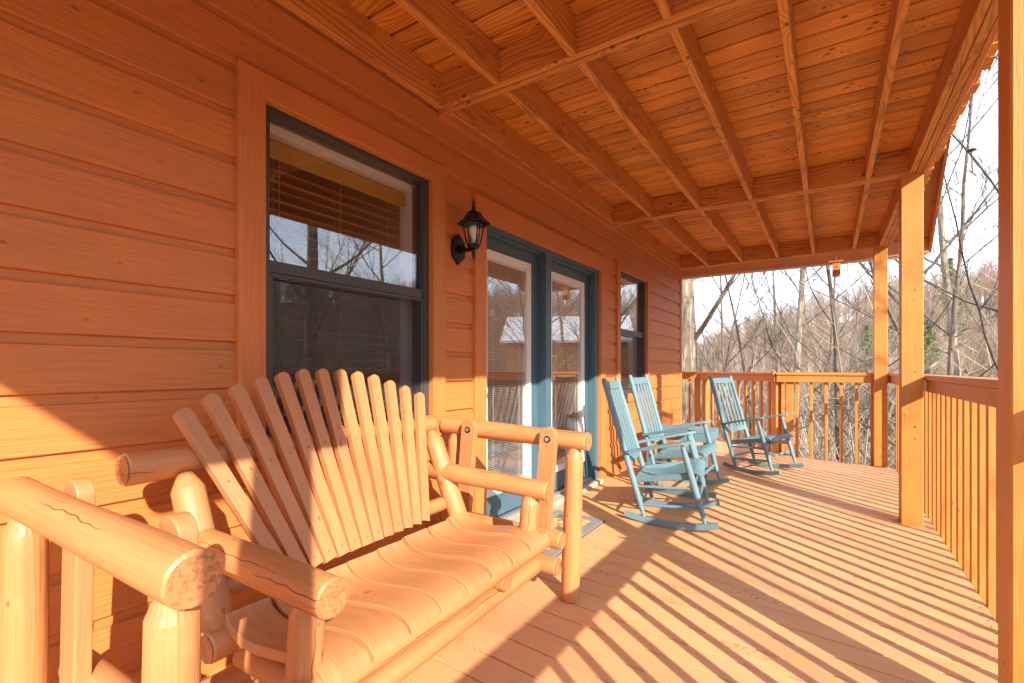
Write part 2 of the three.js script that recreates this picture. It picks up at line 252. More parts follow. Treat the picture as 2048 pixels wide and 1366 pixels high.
// ================================================================ terrain
const WALL = -1.93, K = 0.035, deckY = (x) => -K * (x - WALL);
const ridgeDeg = (phi) => { const t = [[-180, 3], [-60, 0.5], [-16, 0.2], [-12, 1.2], [-6, 3.2], [0, 5.0], [5, 5.6], [14, 6.5], [40, 7.6], [70, 8], [130, 8], [180, 3]]; for (let i = 1; i < t.length; i++) if (phi <= t[i][0]) return mixn(t[i - 1][1], t[i][1], sstep(t[i - 1][0], t[i][0], phi)); return 3; };
function groundY(x, z) {
  const r = Math.hypot(x, z + 3), phi = Math.atan2(x, -z) * 57.2958, top = Math.tan(ridgeDeg(phi) / 57.2958) * 150;
  const n = (fbm(x / 400 + 0.5, z / 400 + 0.5, 16, 16, 4, 5) - 0.5) * 5 * sstep(10, 60, r);
  let y = mixn(-3.1, -9.5, sstep(5, 32, r)); y = mixn(y, top, sstep(34, 160, r)); y = mixn(y, -30, sstep(190, 700, r)); return y + n;
}
{
  const N = 150, b = [], id = [], uv = [];
  for (let j = 0; j <= N; j++) for (let i = 0; i <= N; i++) { const q = (t) => { const s = t * 2 - 1; return Math.sign(s) * (Math.abs(s) * 60 + Math.pow(Math.abs(s), 5) * 3500); }; const x = q(i / N), z = q(j / N); b.push(x, groundY(x, z), z); uv.push(x / 3.2, z / 3.2); }
  for (let j = 0; j < N; j++) for (let i = 0; i < N; i++) { const a = j * (N + 1) + i; id.push(a, a + N + 1, a + 1, a + 1, a + N + 1, a + N + 2); }
  const g = new THREE.BufferGeometry(); g.setAttribute('position', new THREE.Float32BufferAttribute(b, 3)); g.setAttribute('uv', new THREE.Float32BufferAttribute(uv, 2)); g.setIndex(id); g.computeVertexNormals();
  const m = new THREE.Mesh(g, M.litter); m.receiveShadow = true; structure(m, 'ground');
  // far mountain
  const mb = [], mi = [], n = 60; for (let i = 0; i <= n; i++) { const ph = mixn(-40, 20, i / n) / 57.3, R = 3000, h = 90 + 130 * fbm(i / n, 0.3, 7, 3, 4, 3); mb.push(Math.sin(ph) * R, -60, -Math.cos(ph) * R, Math.sin(ph) * (R + 700), h, -Math.cos(ph) * (R + 700)); if (i < n) { const a = i * 2; mi.push(a, a + 2, a + 1, a + 1, a + 2, a + 3); } }
  const mg = new THREE.BufferGeometry(); mg.setAttribute('position', new THREE.Float32BufferAttribute(mb, 3)); mg.setIndex(mi); mg.computeVertexNormals();
  structure(new THREE.Mesh(mg, S([0.13, 0.15, 0.17], { roughness: 1, side: THREE.DoubleSide })), 'mountain');
}

// ================================================================ deck
{
  const deck = new THREE.Group(); structure(deck, 'deck'); deck.userData.label = 'orange painted wooden porch deck of long boards';
  const pitch = 0.1455, w = 0.1376, th = 0.026, SH = 0.045, tilt = Math.atan(K);
  for (let z = 2.2; z > -8.75; z -= pitch) {
    const far = -z - 7.52, xr = far > 0 ? -0.55 - far : 0.675, xl = z < -7.75 ? -2.9 : WALL - 0.01, len = xr - xl;
    if (len < 0.2) break;
    const g = prism(chamfer(th, w, 0.0016), len, rnd() * 2.4, rnd() * 0.6), jy = (rnd() - 0.5) * 0.0016;
    g.applyMatrix4(new THREE.Matrix4().set(1, 0, 0, 0, 0, 1, 0, 0, -SH * -1, 0, 1, 0, 0, 0, 0, 1)).rotateZ(-tilt);
    const xm = (xl + xr) / 2; part(deck, 'deck_board', g, pick(M.deck), [xm, deckY(xm) - th / 2 + jy, z + SH * (xm - 0.6)]);
    // screw heads near the outer end
    if (far <= 0 && z < 0.2) for (const dx of [0.03]) for (const dz of [-0.04, 0.04]) part(deck, 'screw', cache.screw ??= new THREE.CylinderGeometry(0.0042, 0.0042, 0.0012, 8), M.black, [xr - dx - rnd() * 0.01, deckY(xr - dx) + 0.0008, z + SH * (xr - dx - 0.6) + dz + (rnd() - 0.5) * 0.015]);
  }
  for (const x of [-1.7, -1.3, -0.9, -0.5, -0.1, 0.3]) part(deck, 'joist', board(9.6, 0.18, 0.04, 'z'), M.sheath, [x, deckY(x) - 0.13, -2.75]);
  part(deck, 'rim_board', board(9.85, 0.2, 0.038, 'z'), pick(M.rail), [0.652, deckY(0.66) - 0.14, -2.7]);
  part(deck, 'rim_board', board(1.24, 0.2, 0.038, 'x'), pick(M.rail), [0.03, -0.2, -7.6]);
  part(deck, 'rim_board', along(prism(chamfer(0.2, 0.038, 0.003), 1.75), [-0.6, -0.19, -7.62], [-1.84, -0.15, -8.86]), pick(M.rail));
}

// ================================================================ cabin
const cabin = thing('cabin', 'orange wood-sided cabin wall with two windows and glazed blue double door', 'house');
const OPEN = [{ z0: -2.085, z1: -1.10, y0: 0.84, y1: 2.20 }, { z0: -4.53, z1: -2.60, y0: -0.2, y1: 2.095 }, { z0: -6.01, z1: -5.07, y0: 0.84, y1: 2.20 }];
const ZF = -7.75, ZN = 0.85;
{
  // structural wall with openings
  const s = new THREE.Shape([[ZN, -0.4], [ZN, 6.2], [-3.55, 6.8], [ZF, 3.2], [ZF, -0.4]].map(([z, y]) => new THREE.Vector2(-z, y)));
  for (const o of OPEN) s.holes.push(new THREE.Path([[o.z0, o.y0], [o.z1, o.y0], [o.z1, o.y1], [o.z0, o.y1]].map(([z, y]) => new THREE.Vector2(-z, Math.max(y, -0.19)))));
  const g = new THREE.ExtrudeGeometry(s, { depth: 0.14, bevelEnabled: false }).rotateY(Math.PI / 2).translate(WALL - 0.14, 0, 0);
  part(cabin, 'wall', g, M.sheath);
  part(cabin, 'side_wall', box2(-7, WALL - 0.002, -0.4, 2.9, ZF, ZF + 0.14), M.siding[0]); part(cabin, 'side_wall', box2(-7, WALL - 0.002, -0.4, 2.9, ZN - 0.14, ZN), M.siding[0]);
  part(cabin, 'interior_floor', box2(-7, WALL - 0.14, -0.1, -0.02, ZF + 0.14, ZN - 0.14), M.interior); part(cabin, 'interior_ceiling', box2(-7, WALL - 0.14, 2.5, 2.6, ZF + 0.14, ZN - 0.14), M.interior); part(cabin, 'back_wall', box2(-7.1, -7, -0.4, 6, ZF, ZN), M.interior);
  // siding: rustic channel boards
  const prof = [[0, 0], [0.1775, 0], [0.1775, 0.008], [0.1455, 0.008], [0.1425, 0.0215], [0.003, 0.0215], [0, 0.0185]];   // [y, x]
  const toWall = (g) => g.rotateY(Math.PI / 2);                  // x -> -z, z -> x
  for (let k = 0; k < 18; k++) {
    const y0 = -0.0175 + 0.1775 * k, y1 = y0 + 0.1775; if (y0 > 2.70) break;
    let segs = [[ZF + 0.095, ZN - 0.095]];
    for (const o of OPEN) if (y1 > o.y0 - 0.05 && y0 < o.y0 - 0.06) { const h = o.y0 - 0.05 - y0; part(cabin, 'siding_board', toWall(prism([[0, 0], [h, 0], [h, 0.0215], [0.003, 0.0215], [0, 0.0185]], o.z1 - o.z0 + 0.096, rnd() * 2.4, rnd() * 0.6)), pick(M.siding), [WALL, y0, (o.z0 + o.z1) / 2]); }
    for (const o of OPEN) if (y1 > o.y0 - 0.05 && y0 < o.y1 + 0.01) segs = segs.flatMap(([a, b]) => (o.z0 > a && o.z1 < b ? [[a, o.z0 - 0.05], [o.z1 + 0.05, b]] : [[a, b]]));
    const cut = []; for (const [a, b] of segs) { if (b - a > 3.4) { const c = a + 1.2 + rnd() * (b - a - 2.4); cut.push([a, c - 0.0008], [c + 0.0008, b]); } else cut.push([a, b]); }
    for (const [a, b] of cut) { const g = toWall(prism(prof, b - a, rnd() * 2.4, rnd() * 0.6)); part(cabin, 'siding_board', g, pick(M.siding), [WALL, y0, (a + b) / 2]); }
  }
  for (const z of [ZF + 0.045, ZN - 0.045]) part(cabin, 'corner_trim', board(3.1, 0.03, 0.09, 'y'), pick(M.trim), [WALL + 0.016, 1.3, z]);
  // mitred trim round an opening
  const trimRound = (o, w, th, bottom, wt = w) => {
    const x = WALL + th / 2 + 0.003, pr = chamfer(th, w, 0.003), prT = chamfer(th, wt, 0.003);
    const upLen = o.y1 - o.y0 + (bottom ? w / 2 : 0), mk = (len, p, e0, e1) => prism(p, len, rnd() * 2.4, rnd() * 0.6, e0, e1);
    // local: x along piece, y = thickness, z = width (towards the opening is -z)
    const k = wt / w;
    const place = (g, mat4) => { g.applyMatrix4(mat4); return g; };
    const m = new THREE.Matrix4();
    // left/right jambs: along y
    const R = place(mk(upLen + wt / 2, pr, bottom ? -1 : 0, k), m.clone().makeBasis(new THREE.Vector3(0, 1, 0), new THREE.Vector3(1, 0, 0), new THREE.Vector3(0, 0, -1)));
    const L = place(mk(upLen + wt / 2, pr, bottom ? 1 : 0, -k), m.clone().makeBasis(new THREE.Vector3(0, 1, 0), new THREE.Vector3(1, 0, 0), new THREE.Vector3(0, 0, -1)));
    const yc = (o.y0 + o.y1) / 2 + wt / 4 - (bottom ? w / 4 : 0);
    const t = holder(cabin, 'opening_trim');
    part(t, 'trim_board', R, pick(M.trim), [x, yc, o.z0 - w / 2]); part(t, 'trim_board', L, pick(M.trim), [x, yc, o.z1 + w / 2]);
    const top = place(mk(o.z1 - o.z0 + w, prT, -w / wt, w / wt), m.clone().makeBasis(new THREE.Vector3(0, 0, 1), new THREE.Vector3(1, 0, 0), new THREE.Vector3(0, 1, 0)));
    part(t, 'trim_board', top, pick(M.trim), [x, o.y1 + wt / 2, (o.z0 + o.z1) / 2]);
    if (bottom) { const bt = place(mk(o.z1 - o.z0 + w, pr, 1, -1), m.clone().makeBasis(new THREE.Vector3(0, 0, 1), new THREE.Vector3(1, 0, 0), new THREE.Vector3(0, 1, 0))); part(t, 'trim_board', bt, pick(M.trim), [x, o.y0 - w / 2, (o.z0 + o.z1) / 2]); }
    return t;
  };
  trimRound(OPEN[0], 0.105, 0.042, true); trimRound(OPEN[2], 0.095, 0.042, true); trimRound({ ...OPEN[1], y0: 0.02 }, 0.118, 0.042, false, 0.15);
  // windows
  const sashWindow = (o, label) => {
    const w = holder(cabin, 'window', label), f = 0.038, xo = WALL + 0.004, mid = 1.552, fr = (x0, x1, y0, y1, z0, z1, n = 'frame_bar') => part(w, n, box2(x0, x1, y0, y1, z0, z1), M.bronze);
    fr(xo - 0.09, xo, o.y0, o.y1, o.z1 - f, o.z1); fr(xo - 0.09, xo, o.y0, o.y1, o.z0, o.z0 + f); fr(xo - 0.09, xo, o.y1 - 0.022, o.y1, o.z0 + f, o.z1 - f); fr(xo - 0.09, xo, o.y0, o.y0 + f, o.z0 + f, o.z1 - f);
    fr(xo - 0.055, xo - 0.008, mid - 0.03, mid + 0.018, o.z0 + f, o.z1 - f, 'meeting_rail'); fr(xo - 0.02, xo - 0.004, mid - 0.048, mid - 0.034, o.z0 + f, o.z1 - f, 'screen_bar');
    fr(xo - 0.02, xo - 0.004, o.y0 + f, mid - 0.05, o.z0 + f, o.z0 + f + 0.016, 'screen_bar'); fr(xo - 0.02, xo - 0.004, o.y0 + f, mid - 0.05, o.z1 - f - 0.016, o.z1 - f, 'screen_bar');
    const zc = (o.z0 + o.z1) / 2, zw = o.z1 - o.z0 - 2 * f;
    part(w, 'upper_pane', box(0.006, o.y1 - 0.022 - mid - 0.018, zw), M.glass, [xo - 0.032, (o.y1 - 0.022 + mid + 0.018) / 2, zc]);
    part(w, 'lower_pane', box(0.006, mid - 0.03 - o.y0 - f, zw), M.glass, [xo - 0.062, (mid - 0.03 + o.y0 + f) / 2, zc]);
    const sc = part(w, 'insect_screen', new THREE.PlaneGeometry(zw - 0.032, mid - 0.05 - o.y0 - f).rotateY(Math.PI / 2), M.screen, [xo - 0.012, (mid - 0.05 + o.y0 + f) / 2, zc]);
    part(w, 'inner_jamb', box2(xo - 0.2, xo - 0.092, o.y0, o.y1, o.z1 - 0.02, o.z1), M.white); part(w, 'inner_jamb', box2(xo - 0.2, xo - 0.092, o.y0, o.y1, o.z0, o.z0 + 0.03), M.white); part(w, 'inner_head', box2(xo - 0.2, xo - 0.092, o.y1 - 0.06, o.y1, o.z0 + 0.031, o.z1 - 0.021), M.white);
    return w;
  };
  sashWindow(OPEN[0], 'dark framed sash window behind the log bench'); sashWindow(OPEN[2], 'narrow looking dark framed sash window behind the rocking chairs');
  // double door
  const o = OPEN[1], xd = WALL - 0.07, D = [[-3.47, -2.63, 'glazed blue door leaf nearest the bench'], [-4.46, -3.56, 'glazed blue door leaf nearest the rocking chairs']];
  const fr = holder(cabin, 'door_frame'); const jb = (n, ...a) => part(fr, n, box2(...a), M.door);
  jb('jamb', WALL - 0.13, WALL + 0.008, 0.03, o.y1, o.z1 - 0.03, o.z1); jb('jamb', WALL - 0.13, WALL + 0.008, 0.03, o.y1, o.z0, o.z0 + 0.07); jb('head', WALL - 0.13, WALL + 0.004, o.y1 - 0.03, o.y1, o.z0 + 0.07, o.z1 - 0.03); jb('mullion', WALL - 0.13, WALL + 0.006, 0.03, o.y1 - 0.03, -3.56, -3.47); jb('stop', xd + 0.004, WALL - 0.03, o.y1 - 0.05, o.y1 - 0.031, o.z0 + 0.07, -3.561); jb('stop', xd + 0.004, WALL - 0.03, o.y1 - 0.05, o.y1 - 0.031, -3.469, o.z1 - 0.03);
  part(fr, 'threshold', board(1.93, 0.045, 0.17, 'z', 0.006), M.sill, [WALL - 0.02, 0.012, (o.z0 + o.z1) / 2]); part(fr, 'threshold_strip', board(1.86, 0.022, 0.05, 'z', 0.006), M.steel, [WALL - 0.045, 0.046, (o.z0 + o.z1) / 2]);
  D.forEach(([z0, z1, label], n) => {
    const d = holder(cabin, 'door', label), g0 = n ? -4.35 : -3.34, g1 = n ? -3.66 : -2.71, y0 = 0.225, y1 = 1.955, top = o.y1 - 0.034, b = 0.004;
    const sl = (nm, ...a) => part(d, nm, box2(...a), M.door);
    sl('stile', xd - 0.045, xd, 0.062, top, z0 + b, g0); sl('stile', xd - 0.045, xd, 0.062, top, g1, z1 - b); sl('rail', xd - 0.0445, xd - 0.0006, 0.062, y0, g0, g1); sl('rail', xd - 0.0445, xd - 0.0006, y1, top, g0, g1);
    // raised white glazing frame, two steps
    const fw = 0.052, st = (i, x1, a, c) => { const W = (nm, ...q) => part(d, nm, box2(...q), M.white); W('glazing_bead', xd - 0.04, x1, y0 + a, y0 + c, g0 + a, g1 - a); W('glazing_bead', xd - 0.04, x1, y1 - c, y1 - a, g0 + a, g1 - a); W('glazing_bead', xd - 0.04, x1, y0 + c, y1 - c, g0 + a, g0 + c); W('glazing_bead', xd - 0.04, x1, y0 + c, y1 - c, g1 - c, g1 - a); };
    st(0, xd + 0.013, 0, 0.02); st(1, xd + 0.007, 0.0202, 0.038); st(2, xd + 0.001, 0.0382, fw);
    const zc = (g0 + g1) / 2, zw = g1 - g0 - 2 * fw, yh = y1 - y0 - 2 * fw, yc = (y0 + y1) / 2;
    part(d, 'outer_pane', box(0.004, yh, zw), M.glass, [xd - 0.006, yc, zc]); part(d, 'inner_pane', box(0.004, yh, zw), M.glassThin, [xd - 0.034, yc, zc]);
    const sl1 = []; const tl = 0.16; for (let y = y0 + fw + 0.012; y < y1 - fw - 0.015; y += 0.0132) sl1.push(box(0.0135, 0.0005, zw - 0.012).rotateZ(tl).translate(xd - 0.02, y, zc));
    const bl = part(d, 'blind_slats', merge(sl1), M.blindWhite); bl.userData.kind = 'stuff';
    part(d, 'blind_headrail', box(0.016, 0.016, zw - 0.006), M.blindWhite, [xd - 0.02, y1 - fw - 0.009, zc]);
    for (const q of [-0.33, 0.33]) part(d, 'blind_cord', box(0.0012, yh - 0.03, 0.0016), M.blindWhite, [xd - 0.0125, yc, zc + q * zw]);
    if (!n) { part(d, 'door_knob', new THREE.LatheGeometry([[0, 0.062], [0.016, 0.06], [0.026, 0.045], [0.026, 0.035], [0.012, 0.025], [0.012, 0.008], [0.03, 0.006], [0.03, 0]].map((p) => new THREE.Vector2(...p)), 20).rotateZ(-Math.PI / 2), M.steel, [xd, 0.94, -2.67]); }
  });
  // roof: gable with its rake over the porch
  const RX0 = -7, RX1 = 1.12, ez = 4.80, ey = 2.80, sl = 0.83, zr = -3.49, ry = ey + ez * sl, roof = holder(cabin, 'roof');
  for (const sg of [-1, 1]) {
    const sh = (t0, t1, x0, x1, m, nm) => { const p = [[zr + sg * ez, ey + t0], [zr, ry + t0], [zr, ry + t1], [zr + sg * ez, ey + t1]]; const g = new THREE.ExtrudeGeometry(new THREE.Shape(p.map(([z, y]) => new THREE.Vector2(-z, y))), { depth: x1 - x0, bevelEnabled: false }).rotateY(Math.PI / 2).translate(x0, 0, 0); part(roof, nm, g, m); };
    sh(0.02, 0.03, RX0, RX1 - 0.03, M.siding[1], 'soffit'); sh(0.031, 0.16, RX0, RX1 - 0.03, M.shingle, 'roof_deck'); sh(-0.16, 0.14, RX1 - 0.03, RX1, M.trim[0], 'rake_board'); sh(0.1405, 0.19, RX0, RX1 + 0.03, M.shingle, 'roof_covering');
    const p1 = zr + sg * (ez - 0.03); part(roof, 'eave_board', box2(RX0, RX1 - 0.031, ey - 0.17, ey + 0.02, Math.min(p1, p1 + sg * 0.03), Math.max(p1, p1 + sg * 0.03)), M.trim[1]); const p2 = zr + sg * (ez + 0.002); part(roof, 'drip_edge', box2(RX0, RX1, ey - 0.2, ey + 0.1, Math.min(p2, p2 + sg * 0.03), Math.max(p2, p2 + sg * 0.03)), M.flash);
  }
}
// blinds and lamp inside
function woodBlind(o, label, slats = true) {
  const t = thing('window_blind', label, 'blind', [WALL - 0.17, o.y0, (o.z0 + o.z1) / 2]), zw = o.z1 - o.z0 - 0.12, H = o.y1 - o.y0 - 0.07, z = 0.01;
  part(t, 'valance', box(0.02, 0.075, zw + 0.02), M.valance, [0.03, H - 0.035, z]); part(t, 'headrail', box(0.045, 0.04, zw), M.valance, [-0.005, H - 0.022, z]);
  const g = box(0.05, 0.003, zw).rotateZ(-0.12); let i = 0; for (let y = 0.06; y < H - 0.08; y += 0.0445) part(t, 'slat', g, M.blindWood, [0, y, z]);
  part(t, 'bottom_rail', box(0.05, 0.016, zw), M.blindWood, [0, 0.03, z]); for (const q of [-0.38, -0.02, 0.36]) for (const x of [-0.024, 0.024]) part(t, 'ladder_cord', box(0.002, H - 0.06, 0.002), M.cord, [x, H / 2, z + q * zw]);
}
woodBlind(OPEN[0], 'brown wooden slat blind inside the window behind the log bench'); woodBlind(OPEN[2], 'brown slat blind inside the window behind the rocking chairs');
{
  const t = thing('ceiling_lamp', 'lit glass ceiling lamp inside the room seen through the door nearest the bench', 'lamp', [-4.2, 2.05, -5.3]);
  const sh = new THREE.LatheGeometry([[0.02, 0.14], [0.05, 0.13], [0.09, 0.06], [0.10, 0], [0.095, 0], [0.085, 0.055], [0.045, 0.12]].map((p) => new THREE.Vector2(...p)), 20);
  part(t, 'lamp_shade', sh, S([0.8, 0.68, 0.45], { emissive: new THREE.Color(1, 0.72, 0.35), emissiveIntensity: 1.6 })); part(t, 'stem', new THREE.CylinderGeometry(0.012, 0.012, 0.36, 10), M.black, [0, 0.31, 0]); part(t, 'canopy', new THREE.CylinderGeometry(0.07, 0.06, 0.03, 18), M.black, [0, 0.485 - 0.05, 0]);
  const l = new THREE.PointLight(new THREE.Color(1, 0.72, 0.4), 1.2, 0, 2); l.position.set(-4.2, 2.0, -5.3); l.castShadow = true; scene.add(l);
}

// ================================================================ upper deck (porch ceiling)
{
  const u = thing('upper_deck', 'stained wooden upper deck overhead with joists, doubled beams and board underside', 'deck', [0, 2.63, 0]);
  const top = 0.189, BZ = [1.13, 0.47, -2.17, -4.86, -7.56];
  let i = 0; for (let z = 1.245; z > -7.68; z -= 0.1462) { const len = 2.56 + 0.12 + (rnd() - 0.5) * 0.03; part(u, 'ceiling_board', prism(chamfer(0.036, 0.1330, 0.004), len, rnd() * 2.4, rnd() * 0.6), pick(M.raw), [WALL + len / 2, top + 0.0185, z + (rnd() - 0.5) * 0.002]); i++; }
  for (let b = 0; b < BZ.length; b++) {
    for (const [dz, dy] of [[0.0215, 0], [-0.0215, -0.004]]) part(u, 'beam', board(2.45, top - 0.001, 0.038, 'x'), pick(M.joist), [WALL + 1.232, top / 2 + dy - 0.001, BZ[b] + dz]);
    if (b + 1 < BZ.length) { const a = BZ[b] - 0.0425, e = BZ[b + 1] + 0.0425, len = a - e - 0.002; for (const x of [-1.48, -1.03, -0.585, -0.165, 0.265]) part(u, 'joist', board(len, top - 0.003 - Math.floor(rnd() * 3) * 0.001, 0.038, 'z'), pick(M.joist), [x + (rnd() - 0.5) * 0.012, top / 2 + 0.0005, (a + e) / 2]); }
  }
  part(u, 'deck_membrane', box(2.66, 0.004, 8.9), M.black, [WALL + 1.35, top + 0.0395, -3.2]);
  part(u, 'ledger', board(8.92, top, 0.04, 'z'), pick(M.joist), [WALL + 0.0405, top / 2, -3.16]);
  for (const [x, m] of [[0.5425, M.joist[1]], [0.5845, M.joist[3]]]) part(u, 'rim_joist', board(8.88, top - 0.002, 0.04, 'z'), m, [x, top / 2 - (x > 0.55 ? 0.006 : 0), -3.18]);
  part(u, 'fascia', board(8.88, 0.2, 0.03, 'z'), M.trim[2], [0.6205, top / 2 - 0.004, -3.18]);
  part(u, 'wall_strip', board(5.5, 0.04, 0.03, 'z'), M.trim[0], [WALL + 0.034, -0.022, -4.9]);
  const wn = thing('wasp_nest', 'small grey papery wasp nest on the upright face of a ceiling joist', 'nest', [0.305, 2.745, -4.72]);
  const g = new THREE.SphereGeometry(0.026, 12, 9), p = g.attributes.position; for (let k = 0; k < p.count; k++) { const q = 1 + (hash(k, 3, 7) - 0.5) * 0.3; p.setXYZ(k, p.getX(k) * q, p.getY(k) * q, p.getZ(k) * q); } g.computeVertexNormals(); part(wn, 'nest_body', g, S([0.35, 0.27, 0.2], { roughness: 1 })); part(wn, 'nest_cell', new THREE.SphereGeometry(0.015, 8, 6), S([0.3, 0.23, 0.17], { roughness: 1 }), [0.012, 0.028, 0.012]);
}
// posts
const PLAB = ['square orange porch post at the right edge of the picture, knotty', 'square orange porch post in the middle of the side railing, knot near its foot', 'square orange porch post at the far corner of the railing', 'square orange porch post out of the picture beside the near end of the bench'];
[-2.17, -4.9, -7.6, 0.47].forEach((z, i) => {
  const f = deckY(0.54), t = thing('porch_post', PLAB[i], 'post', [0.54, f, z], 'porch posts');
  part(t, 'shaft', board(2.628 - f, 0.138, 0.138, 'y', 0.006), M.rail[i], [0, (2.628 - f) / 2, 0]);
  const r = rng(70 + i); for (let k = 0; k < 3; k++) { const y = 0.06 + r() * 2.3, kg = new THREE.SphereGeometry(1, 9, 6).scale(0.005 + r() * 0.006, 0.004 + r() * 0.006, 0.0006); part(t, 'knot', kg, M.knot, [(r() - 0.5) * 0.09, y, 0.0692]); }
});

// ================================================================ railings
const CAPY = 1.072;
function railing(label, p0, p1, { first = 0.1, pitch = 0.176, n = 0, posts = [], light = 0 }) {   // p0 -> p1 with the inside on the left hand; local x along, z = outwards
  const L = Math.hypot(p1[0] - p0[0], p1[1] - p0[1]), base = (deckY(p0[0]) + deckY(p1[0])) / 2, t = thing('railing', label, 'railing', [p0[0], base, p0[1]], 'deck railing sections');
  t.rotation.y = Math.atan2(-(p1[1] - p0[1]), p1[0] - p0[0]);
  const cy = CAPY - base; let cuts = [0]; while (L - cuts[cuts.length - 1] > 3.7) cuts.push(cuts[cuts.length - 1] + 3.0); cuts.push(L);
  for (let i = 0; i + 1 < cuts.length; i++) { const l = cuts[i + 1] - cuts[i] - 0.002, c = (cuts[i] + cuts[i + 1]) / 2; part(t, 'cap_rail', board(l, 0.038, 0.142, 'x', 0.005), pick(M.rail), [c, cy - 0.019, 0.016]); part(t, 'apron_board', board(l, 0.09, 0.038, 'x', 0.004), pick(M.rail), [c, cy - 0.0845, -0.018]); }
  const bl = cy - 0.04 + 0.16; for (let i = 0; i < n; i++) { const x = first + i * pitch; if (x > L - 0.02) break; if (posts.some((q) => Math.abs(q - x) < 0.08)) continue; part(t, 'baluster', board(bl, 0.038, 0.038, 'y', 0.004), pick(M.rail), [x + (rnd() - 0.5) * 0.006, cy - 0.04 - bl / 2, 0.0215 + rnd() * 0.001]); }
  for (const x of posts) part(t, 'post', board(bl, 0.089, 0.089, 'y', 0.005), pick(M.rail), [x, cy - 0.0405 - bl / 2, 0.048]);
  return t;
}
railing('long side railing with shadowed inner face along the right of the porch', [0.675, 2.2], [0.675, -7.62], { first: 0.156, n: 60 });
railing('sunlit railing across the far end of the porch beside the corner post', [0.66, -7.64], [-0.6, -7.64], { first: 0.193, n: 9, pitch: 0.166, posts: [1.108] });
railing('shadowed diagonal railing section behind the single rocking chair', [-0.6, -7.64], [-1.86, -8.90], { first: 0.17, n: 11, pitch: 0.166, posts: [0.06, 1.71] });
railing('short shadowed railing section beside the far wall corner', [-1.86, -8.90], [-3.2, -8.90], { first: 0.2, n: 9, posts: [0.07] });

// ================================================================ wall lantern
{
  const t = thing('wall_lantern', 'black six-sided wall lantern with clear bulb between window and door', 'lantern', [WALL + 0.02, 1.85, -2.32]);
  const hex = (pts, n = 6) => new THREE.LatheGeometry(pts.map((p) => new THREE.Vector2(...p)), n), flat = (g) => { const q = g.toNonIndexed(); q.computeVertexNormals(); return q; };
  const cx = 0.13, Y = (y) => y - 1.85;
  const plate = new THREE.ExtrudeGeometry(new THREE.Shape([[0, -0.078], [0.042, -0.045], [0.05, 0], [0.042, 0.045], [0, 0.078], [-0.042, 0.045], [-0.05, 0], [-0.042, -0.045]].map((p) => new THREE.Vector2(...p))), { depth: 0.012, bevelSize: 0.012, bevelThickness: 0.014, bevelSegments: 3 }).rotateY(Math.PI / 2);
  part(t, 'back_plate', plate, M.black, [0, 0, 0]);
  part(t, 'arm', tube([[0.02, 0, 0], [0.05, -0.004, 0], [0.085, -0.012, 0], [0.115, -0.012, 0], [cx, -0.004, 0]], [0.03, 0.018, 0.012, 0.011, 0.011], 12).geo(), M.black);
  part(t, 'base_finial', new THREE.LatheGeometry([[0, Y(1.775)], [0.009, Y(1.782)], [0.006, Y(1.795)], [0.012, Y(1.81)], [0.008, Y(1.825)], [0.016, Y(1.843)], [0.0, Y(1.843)]].map((p) => new THREE.Vector2(...p)), 16), M.black, [cx, 0, 0]);
  part(t, 'base_cup', flat(hex([[0, Y(1.838)], [0.03, Y(1.842)], [0.041, Y(1.862)], [0.038, Y(1.866)], [0, Y(1.866)]])), M.black, [cx, 0, 0]);
  for (let k = 0; k < 6; k++) { const a = k * Math.PI / 3, c = Math.sin(a), s = Math.cos(a); part(t, 'cage_bar', tube([[cx + 0.039 * c, Y(1.862), 0.039 * s], [cx + 0.068 * c, Y(2.0), 0.068 * s]], [0.0042, 0.0042], 6).geo(), M.black); }
  for (let k = 0; k < 6; k++) { const a0 = k * Math.PI / 3, a1 = a0 + Math.PI / 3, P = (a, r, y) => [cx + r * Math.sin(a), y, r * Math.cos(a)], b = new Buf(); b.quad(P(a0, 0.037, Y(1.866)), P(a1, 0.037, Y(1.866)), P(a1, 0.066, Y(2.0)), P(a0, 0.066, Y(2.0)), [0, 0], [1, 0], [1, 1], [0, 1]); part(t, 'glass_pane', b.geo(), M.glassThin); }
  part(t, 'roof', flat(hex([[0.1, Y(1.985)], [0.103, Y(1.989)], [0.07, Y(2.018)], [0.06, Y(2.022)], [0.06, Y(2.03)], [0.052, Y(2.034)], [0.044, Y(2.052)], [0.028, Y(2.064)], [0.012, Y(2.068)], [0.008, Y(2.076)], [0.014, Y(2.084)], [0.006, Y(2.094)], [0.01, Y(2.104)], [0, Y(2.142)]])), M.black, [cx, 0, 0]);
  part(t, 'bulb', new THREE.LatheGeometry([[0, Y(1.985)], [0.018, Y(1.98)], [0.029, Y(1.96)], [0.03, Y(1.945)], [0.022, Y(1.92)], [0.014, Y(1.9)], [0.014, Y(1.885)], [0, Y(1.885)]].map((p) => new THREE.Vector2(...p)), 18), S([0.72, 0.68, 0.6], { roughness: 0.3 }), [cx, 0, 0]);
  part(t, 'socket', new THREE.CylinderGeometry(0.015, 0.017, 0.03, 14), S([0.5, 0.46, 0.4]), [cx, Y(1.876), 0]);
}

